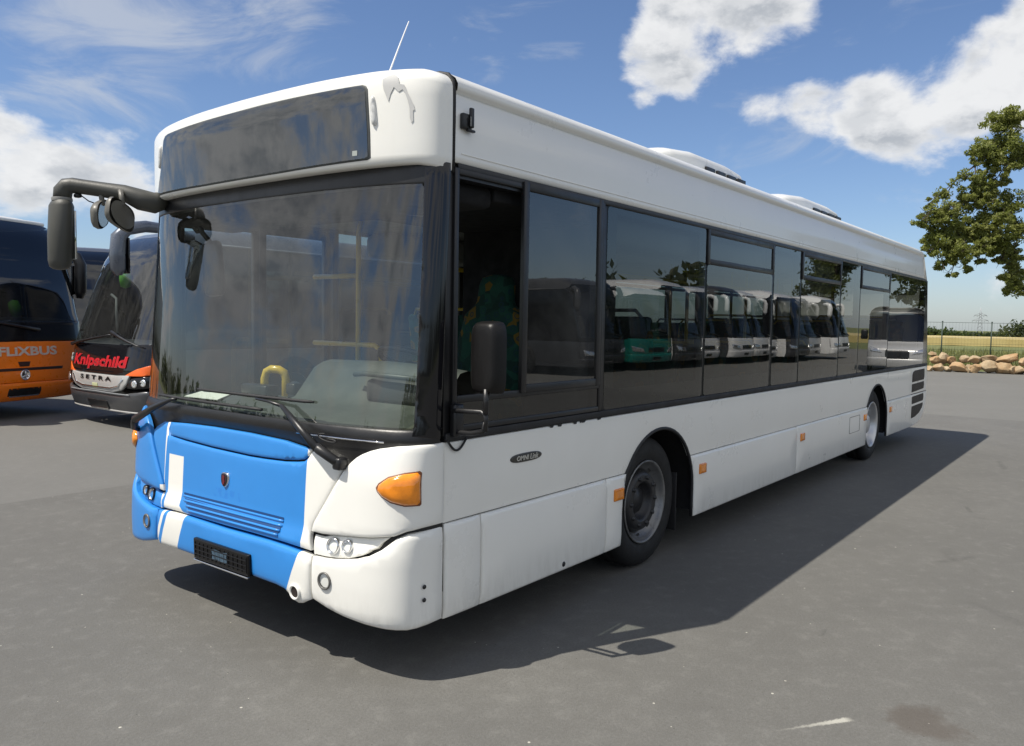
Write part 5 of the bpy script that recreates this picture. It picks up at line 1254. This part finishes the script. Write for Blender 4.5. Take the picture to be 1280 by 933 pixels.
# wire fence
FE = thing('wire_fence', 'thin green wire mesh fence on slim posts behind the boulders', 'fence', (35.3, 1.6, 0))
fx = lambda y: 35.55-.78*(y-1.72)
fpost = mat('fence_green', (.03, .05, .04), .5, metal=.2)
for k in range(-3, 5):
    y = 2.53-1.62*k; x = fx(y); mb = MB(); mb.tube([(x, y, -.05), (x, y, 2.02)], .023, 8); mb.lathe([(.034, 0), (.034, .02), (.0005, .03)], (x, y, 2.01), (0, 0, 1), 10); P(mb, 'fence_post', fpost, FE)
mb = MB(); y0, y1 = 2.53+1.62*3, 2.53-1.62*4
for z in (.1, .35, .6, .85, 1.1, 1.35, 1.6, 1.98): mb.tube([(fx(y0), y0, z), (fx(y1), y1, z)], .0045 if z < 1.9 else .007, 4)
for j in range(110):
    y = y0+(y1-y0)*j/109; mb.tube([(fx(y), y, .1), (fx(y), y, 1.98)], .0022, 3, cap=False)
P(mb, 'wire_mesh', fpost, FE)
# wheat field and rough grass
def sheet(name, r0, r1, a0, a1, h, mt, wav=.0, nz=1.):
    mb = MB(); rows = []
    for r_ in np.linspace(r0, r1, 14):
        rows.append([(r_*math.cos(q), r_*math.sin(q), fall(r_)+h+wav*noise.noise(Vector((r_*.3, q*90, 1)))) for q in np.linspace(a0, a1, 60)])
    mb.grid(rows); e = rows[0]; mb.grid([[(p[0], p[1], p[2]-h) for p in e], e]); return mb.build(name, mt)
o = sheet('wheat_field', 92, 305, R(-25), R(45), .75, wheat_m, .12); o['kind'] = 'stuff'; o['label'] = 'pale ripe wheat field beyond the fence'; o['category'] = 'wheat field'
rnd = random.Random(11); mb = MB()
for i in range(9000):
    x = 36.4+30*rnd.random()**1.6; y = rnd.uniform(-8, 16)+(x-36)*.12; h = .18+.30*rnd.random(); a = rnd.random()*6.28; w = .02+.02*rnd.random()
    p = Vector((x, y, 0)); d = Vector((math.cos(a), math.sin(a), 0))*w; t = Vector((rnd.gauss(0, .07), rnd.gauss(0, .07), h)); mb.add([p-d, p+d, p+t], [(0, 1, 2)], smooth=False)
gr = mb.build('tall_grass', mat('grass_blade', (.13, .14, .04), .8, var=.4, vscale=1.2)); gr['kind'] = 'stuff'; gr['label'] = 'tall rough grass behind the fence'; gr['category'] = 'grass'

def leaf_mat(name, a, b_, c3):
    m = bpy.data.materials.new(name); m.use_nodes = True; T = NT(m.node_tree); b = T.n['Principled BSDF']
    p = T.new('ShaderNodeNewGeometry'); pos = p.outputs['Position']
    n = T.noise(pos, .9, 4, .6); n2 = T.noise(pos, 9, 3, .7)
    c = T.mix(T.mr(n, .35, .65), a, b_); c = T.mix(T.mr(n2, .55, .75, 0, .7), c, c3); T.put(b.inputs['Base Color'], c)
    b.inputs['Roughness'].default_value = .5; b.inputs['Specular IOR Level'].default_value = .35
    tr = T.new('ShaderNodeBsdfTranslucent'); T.put(tr.inputs['Color'], T.mix(.5, c, (.24, .30, .03))); mx = T.new('ShaderNodeMixShader'); mx.inputs[0].default_value = .42
    T.l.new(b.outputs[0], mx.inputs[1]); T.l.new(tr.outputs[0], mx.inputs[2]); T.l.new(mx.outputs[0], T.n['Material Output'].inputs[0]); return m
tree_leaf = leaf_mat('broad_leaf', (.06, .08, .018), (.09, .105, .022), (.12, .12, .03)); oak_leaf = leaf_mat('oak_leaf', (.185, .215, .055), (.26, .275, .080), (.34, .33, .12)); hedge_leaf = leaf_mat('hedge_leaf', (.035, .060, .018), (.060, .085, .022), (.09, .10, .03))
far_leaf = leaf_mat('far_leaf', (.040, .055, .035), (.055, .070, .040), (.07, .08, .045)); bark = mat('bark', (.075, .060, .045), .9, var=.3, vscale=6, bump=.6, bscale=14)
def leaves(mb, c, r_, n, size, rnd, sq=.75):
    for _ in range(n):
        d = Vector((rnd.gauss(0, 1), rnd.gauss(0, 1), rnd.gauss(0, 1))); d.normalize(); p = c+Vector((d.x, d.y, d.z*sq))*r_*rnd.random()**.45
        nrm = Vector((rnd.gauss(0, .7), rnd.gauss(0, .7), rnd.gauss(.45, .6))).normalized(); a = nrm.orthogonal().normalized(); a = Matrix.Rotation(rnd.random()*6.28, 3, nrm) @ a; b_ = nrm.cross(a)
        s = size*rnd.uniform(.6, 1.3)
        mb.add([p-a*s, p+b_*s*.42-a*s*.2, p+a*s+nrm*s*.15, p-b_*s*.42-a*s*.1], [(0, 1, 2, 3)], smooth=False)
def tree(name, label, base, clumps, trunk_pts, trunk_r, lm, lsize, dens, seed, group=None):
    rnd = random.Random(seed); t = thing(name, label, 'tree', base, group)
    mb = MB(); mb.tube(trunk_pts, trunk_r, 12); hub = [Vector(p) for p in trunk_pts[1:]]
    limbs = []
    for i, (x, y, z, r_) in enumerate(clumps):
        c = Vector((x, y, z)); o = min(hub, key=lambda q: (q-c).length+max(0, q.z-c.z+.4)*3)
        if limbs:
            l2 = min(limbs, key=lambda q: (q-c).length+max(0, (o-q).length-(o-c).length)*3)
            if (l2-c).length < (o-c).length*.7: o = l2
        m_ = o.lerp(c, .5)+Vector((rnd.gauss(0, .15), rnd.gauss(0, .15), rnd.gauss(.12, .15))); L = (c-o).length
        mb.tube([o, o.lerp(m_, .5)+Vector((0, 0, .05)), m_, c], [.018*L**.5+.012, .014*L**.5+.010, .009*L**.5+.010, .010], 6); limbs += [m_, c]
        for _ in range(5):
            d = Vector((rnd.gauss(0, 1), rnd.gauss(0, 1), rnd.gauss(.1, .7))).normalized()*r_*1.0; mb.tube([m_.lerp(c, rnd.uniform(.3, 1)), c+d*.5, c+d], [.014, .010, .004], 4)
    P(mb, 'trunk', bark, t); mb = MB()
    for q in limbs[::2]: leaves(mb, q, .34, int(dens*1.3), lsize, rnd)
    for x, y, z, r_ in clumps:
        c = Vector((x, y, z)); 
        for _ in range(max(3, int(14*(r_/.6)**2))):
            d = Vector((rnd.gauss(0, 1), rnd.gauss(0, 1), rnd.gauss(0, .8))).normalized()*r_*rnd.uniform(.3, 1.0); leaves(mb, c+d, r_*.33, int(dens*rnd.uniform(.5, 1.4)), lsize, rnd)
    P(mb, 'crown', lm, t); return t
CL = [(41.1, 1.78, 11.29, .78), (41.66, 1.1, 11.63, .67), (41.26, 1.45, 10.07, 1.0), (40.64, 2.23, 9.94, .61), (40.41, 2.46, 9.27, .39), (41.65, .9, 9.64, .89), (41.0, 1.64, 8.74, .56), (39.11, 3.94, 7.58, .39), (38.8, 4.25, 6.69, .5), (39.36, 3.56, 6.92, .5), (40.14, 2.64, 7.72, .67),
      (40.7, 1.95, 7.95, .56), (39.95, 2.75, 6.5, .78), (39.38, 3.41, 5.82, .67), (38.95, 3.91, 5.25, .39), (39.7, 2.95, 5.38, .67), (40.27, 2.28, 5.84, .67), (40.92, 1.54, 6.74, .78), (41.36, 1.05, 7.53, .78), (40.88, 1.49, 5.86, .67), (41.45, .81, 6.32, .67), (40.3, 2.14, 4.96, .44), (39.52, 3.07, 4.27, .33), (41.27, .93, 5.2, .56), (41.37, .71, 4.32, .5), (41.14, .93, 3.65, .39), (41.48, .5, 3.66, .44)]
rnd = random.Random(33); extra = []
for i, a in enumerate(CL):
    for b_ in CL[i+1:]:
        d_ = (Vector(a[:3])-Vector(b_[:3])).length
        if d_ < 1.9 and rnd.random() < .75: extra.append(((a[0]+b_[0])/2+rnd.gauss(0, .5), (a[1]+b_[1])/2+rnd.gauss(0, .15), (a[2]+b_[2])/2+rnd.gauss(0, .15), .34+.2*rnd.random()))
CL = CL+extra
rnd = random.Random(21); more = []
for _ in range(60):
    d = Vector((rnd.gauss(0, 1), rnd.gauss(0, 1), rnd.gauss(0, 1))).normalized()*rnd.random()**.33
    q = Vector((44.2+d.x*4.2, -3.6+d.y*4.4, 8.3+d.z*4.8))
    if q.y < .3: more.append((q.x, q.y, q.z, .75+.35*rnd.random()))
tree('oak_tree', 'broad leafy oak reaching in from the right behind the rock wall', (44.1, -3.4, 0), CL+more, [(44.1, -3.4, -.1), (44.05, -3.35, 1.6), (44.1, -3.2, 3.2), (43.9, -2.9, 5.2), (43.7, -2.7, 7.2), (43.8, -2.9, 9.4), (43.9, -3.0, 11.5)], [.46, .36, .31, .26, .20, .13, .05], oak_leaf, .078, 84, 5)
def crown(cx, cy, zc, rx, rz, n, seed):
    rnd = random.Random(seed); out = []
    for _ in range(n):
        d = Vector((rnd.gauss(0, 1), rnd.gauss(0, 1), rnd.gauss(0, 1))).normalized()*rnd.random()**.4; out.append((cx+d.x*rx, cy+d.y*rx, zc+d.z*rz, rx*.30*rnd.uniform(.8, 1.2)))
    return out
for i, (x, y, h, r_) in enumerate(((53.5, -9.0, 8, 2.9), (60, -17.0, 11, 3.4))):
    tree('broadleaf_tree', ['rounded tree mirrored in the rear quarter window of the bus', 'taller tree mirrored above the row of coaches in the bus windows'][i], (x, y, 0), crown(x, y, h*.62, r_, h*.36, 26, 40+i), [(x, y, -.1), (x, y, h*.3), (x+.1, y, h*.6), (x, y+.1, h*.85)], [.25, .2, .14, .05], tree_leaf, .16, 12, 60+i)

def wood(name, label, cat, line, n, hmin, hmax, size, seed, lm):
    """far bushes and trees that read as one mass: clumps of leaves along a line"""
    rnd = random.Random(seed); mb = MB(); L = [Vector(p) for p in line]
    for i in range(n):
        t = rnd.random()*(len(L)-1); k = min(int(t), len(L)-2); p = L[k].lerp(L[k+1], t-k); q = p+Vector((rnd.gauss(0, 1), rnd.gauss(0, 1), 0))*size*1.6
        h = rnd.uniform(hmin, hmax)*(.75+.5*noise.noise(p*.05)+.25*noise.noise(p*.19)); c = 0
        for z in np.arange(h*.22, h, max(size*.8, h/6)):
            leaves(mb, q+Vector((0, 0, float(z))), size*1.25*(1-.45*z/h), 12, size*.42, rnd, 1.0)
    o = mb.build(name, lm); tag(o, label, cat, None, 'stuff'); return o
def far(az, d, cx=-2.29, cy=-3.87): x = cx+d*math.cos(R(az)); y = cy+d*math.sin(R(az)); return Vector((x, y, fall(math.hypot(x, y))))
wood('hedgerow', 'long green hedgerow along the far edge of the wheat field', 'hedgerow', [far(a, 318) for a in (14, 11, 9.2)], 200, 3.2, 5.2, 1.5, 1, hedge_leaf)
wood('hedgerow', 'low dark far hedgerow below the power pylon', 'hedgerow', [far(a, 335) for a in (10, 8, 6.4, 2)], 220, 1.6, 3.0, 1.4, 2, far_leaf)
wood('woodland', 'dark wooded rise at the right picture edge behind the wheat', 'woodland', [far(a, 300) for a in (5.6, 4.6, 3.5, 1, -3)], 190, 2.6, 6.5, 1.7, 3, far_leaf)
wood('woodland', 'woodland on the hills behind the photographer, seen in reflections', 'woodland', [far(a, 190) for a in (-170, -140, -110, -80, -50, -25)], 420, 9, 16, 4.5, 4, far_leaf)
wood('woodland', 'line of trees across the yard, mirrored low in the windscreen', 'woodland', [far(a, 240, 0, 0) for a in (165, 140, 118, 100)], 260, 5, 11, 2.6, 5, far_leaf)

# power pylon
PY = thing('power_pylon', 'grey lattice power pylon standing far away beyond the wheat field', 'pylon', (687, 89.6, fall(690)))
py_m = mat('galvanised', (.30, .32, .34), .6, metal=.3)
def pyl():
    b = Vector((687, 89.6, fall(690))); H = 24.2; side = Vector((-.13, .99, 0)).normalized(); dp = Vector((.99, .13, 0))
    def w(z): return float(np.interp(z, [0, 9, 15, 21], [2.4, 1.6, 1.0, .55]))
    mb = MB(); lv = [0, 3, 6, 9, 11.5, 14, 16.2, 18.3, 20.2]
    for sx in (-1, 1):
        for sy in (-1, 1): mb.tube([b+side*sx*w(z)+dp*sy*w(z)+Vector((0, 0, z)) for z in lv]+[b+Vector((0, 0, H))], .26, 4)
    P(mb, 'lattice_leg', py_m, PY); mb = MB()
    for z0, z1 in zip(lv, lv[1:]):
        for sy in (-1, 1):
            for sx in (-1, 1):
                mb.tube([b+side*sx*w(z0)+dp*sy*w(z0)+Vector((0, 0, z0)), b-side*sx*w(z1)+dp*sy*w(z1)+Vector((0, 0, z1))], .14, 3)
                mb.tube([b+dp*sx*w(z0)+side*sy*w(z0)+Vector((0, 0, z0)), b-dp*sx*w(z1)+side*sy*w(z1)+Vector((0, 0, z1))], .10, 3)
    P(mb, 'lattice_brace', py_m, PY)
    for z, L in ((14.5, 5.2), (18.3, 4.2)):
        mb = MB()
        for s in (-1, 1):
            for sy in (-1, 1): mb.tube([b+side*s*w(z)+dp*sy*w(z)+Vector((0, 0, z)), b+side*s*L+Vector((0, 0, z))], .18, 4)
            mb.tube([b+side*s*w(z+1.6)+Vector((0, 0, z+1.6)), b+side*s*L+Vector((0, 0, z))], .14, 4)
            for q in (.5, 1): mb.tube([b+side*s*L*q+Vector((0, 0, z)), b+side*s*L*q+Vector((0, 0, z-1.2))], .12, 4)
        P(mb, 'cross_arm', py_m, PY)
pyl()
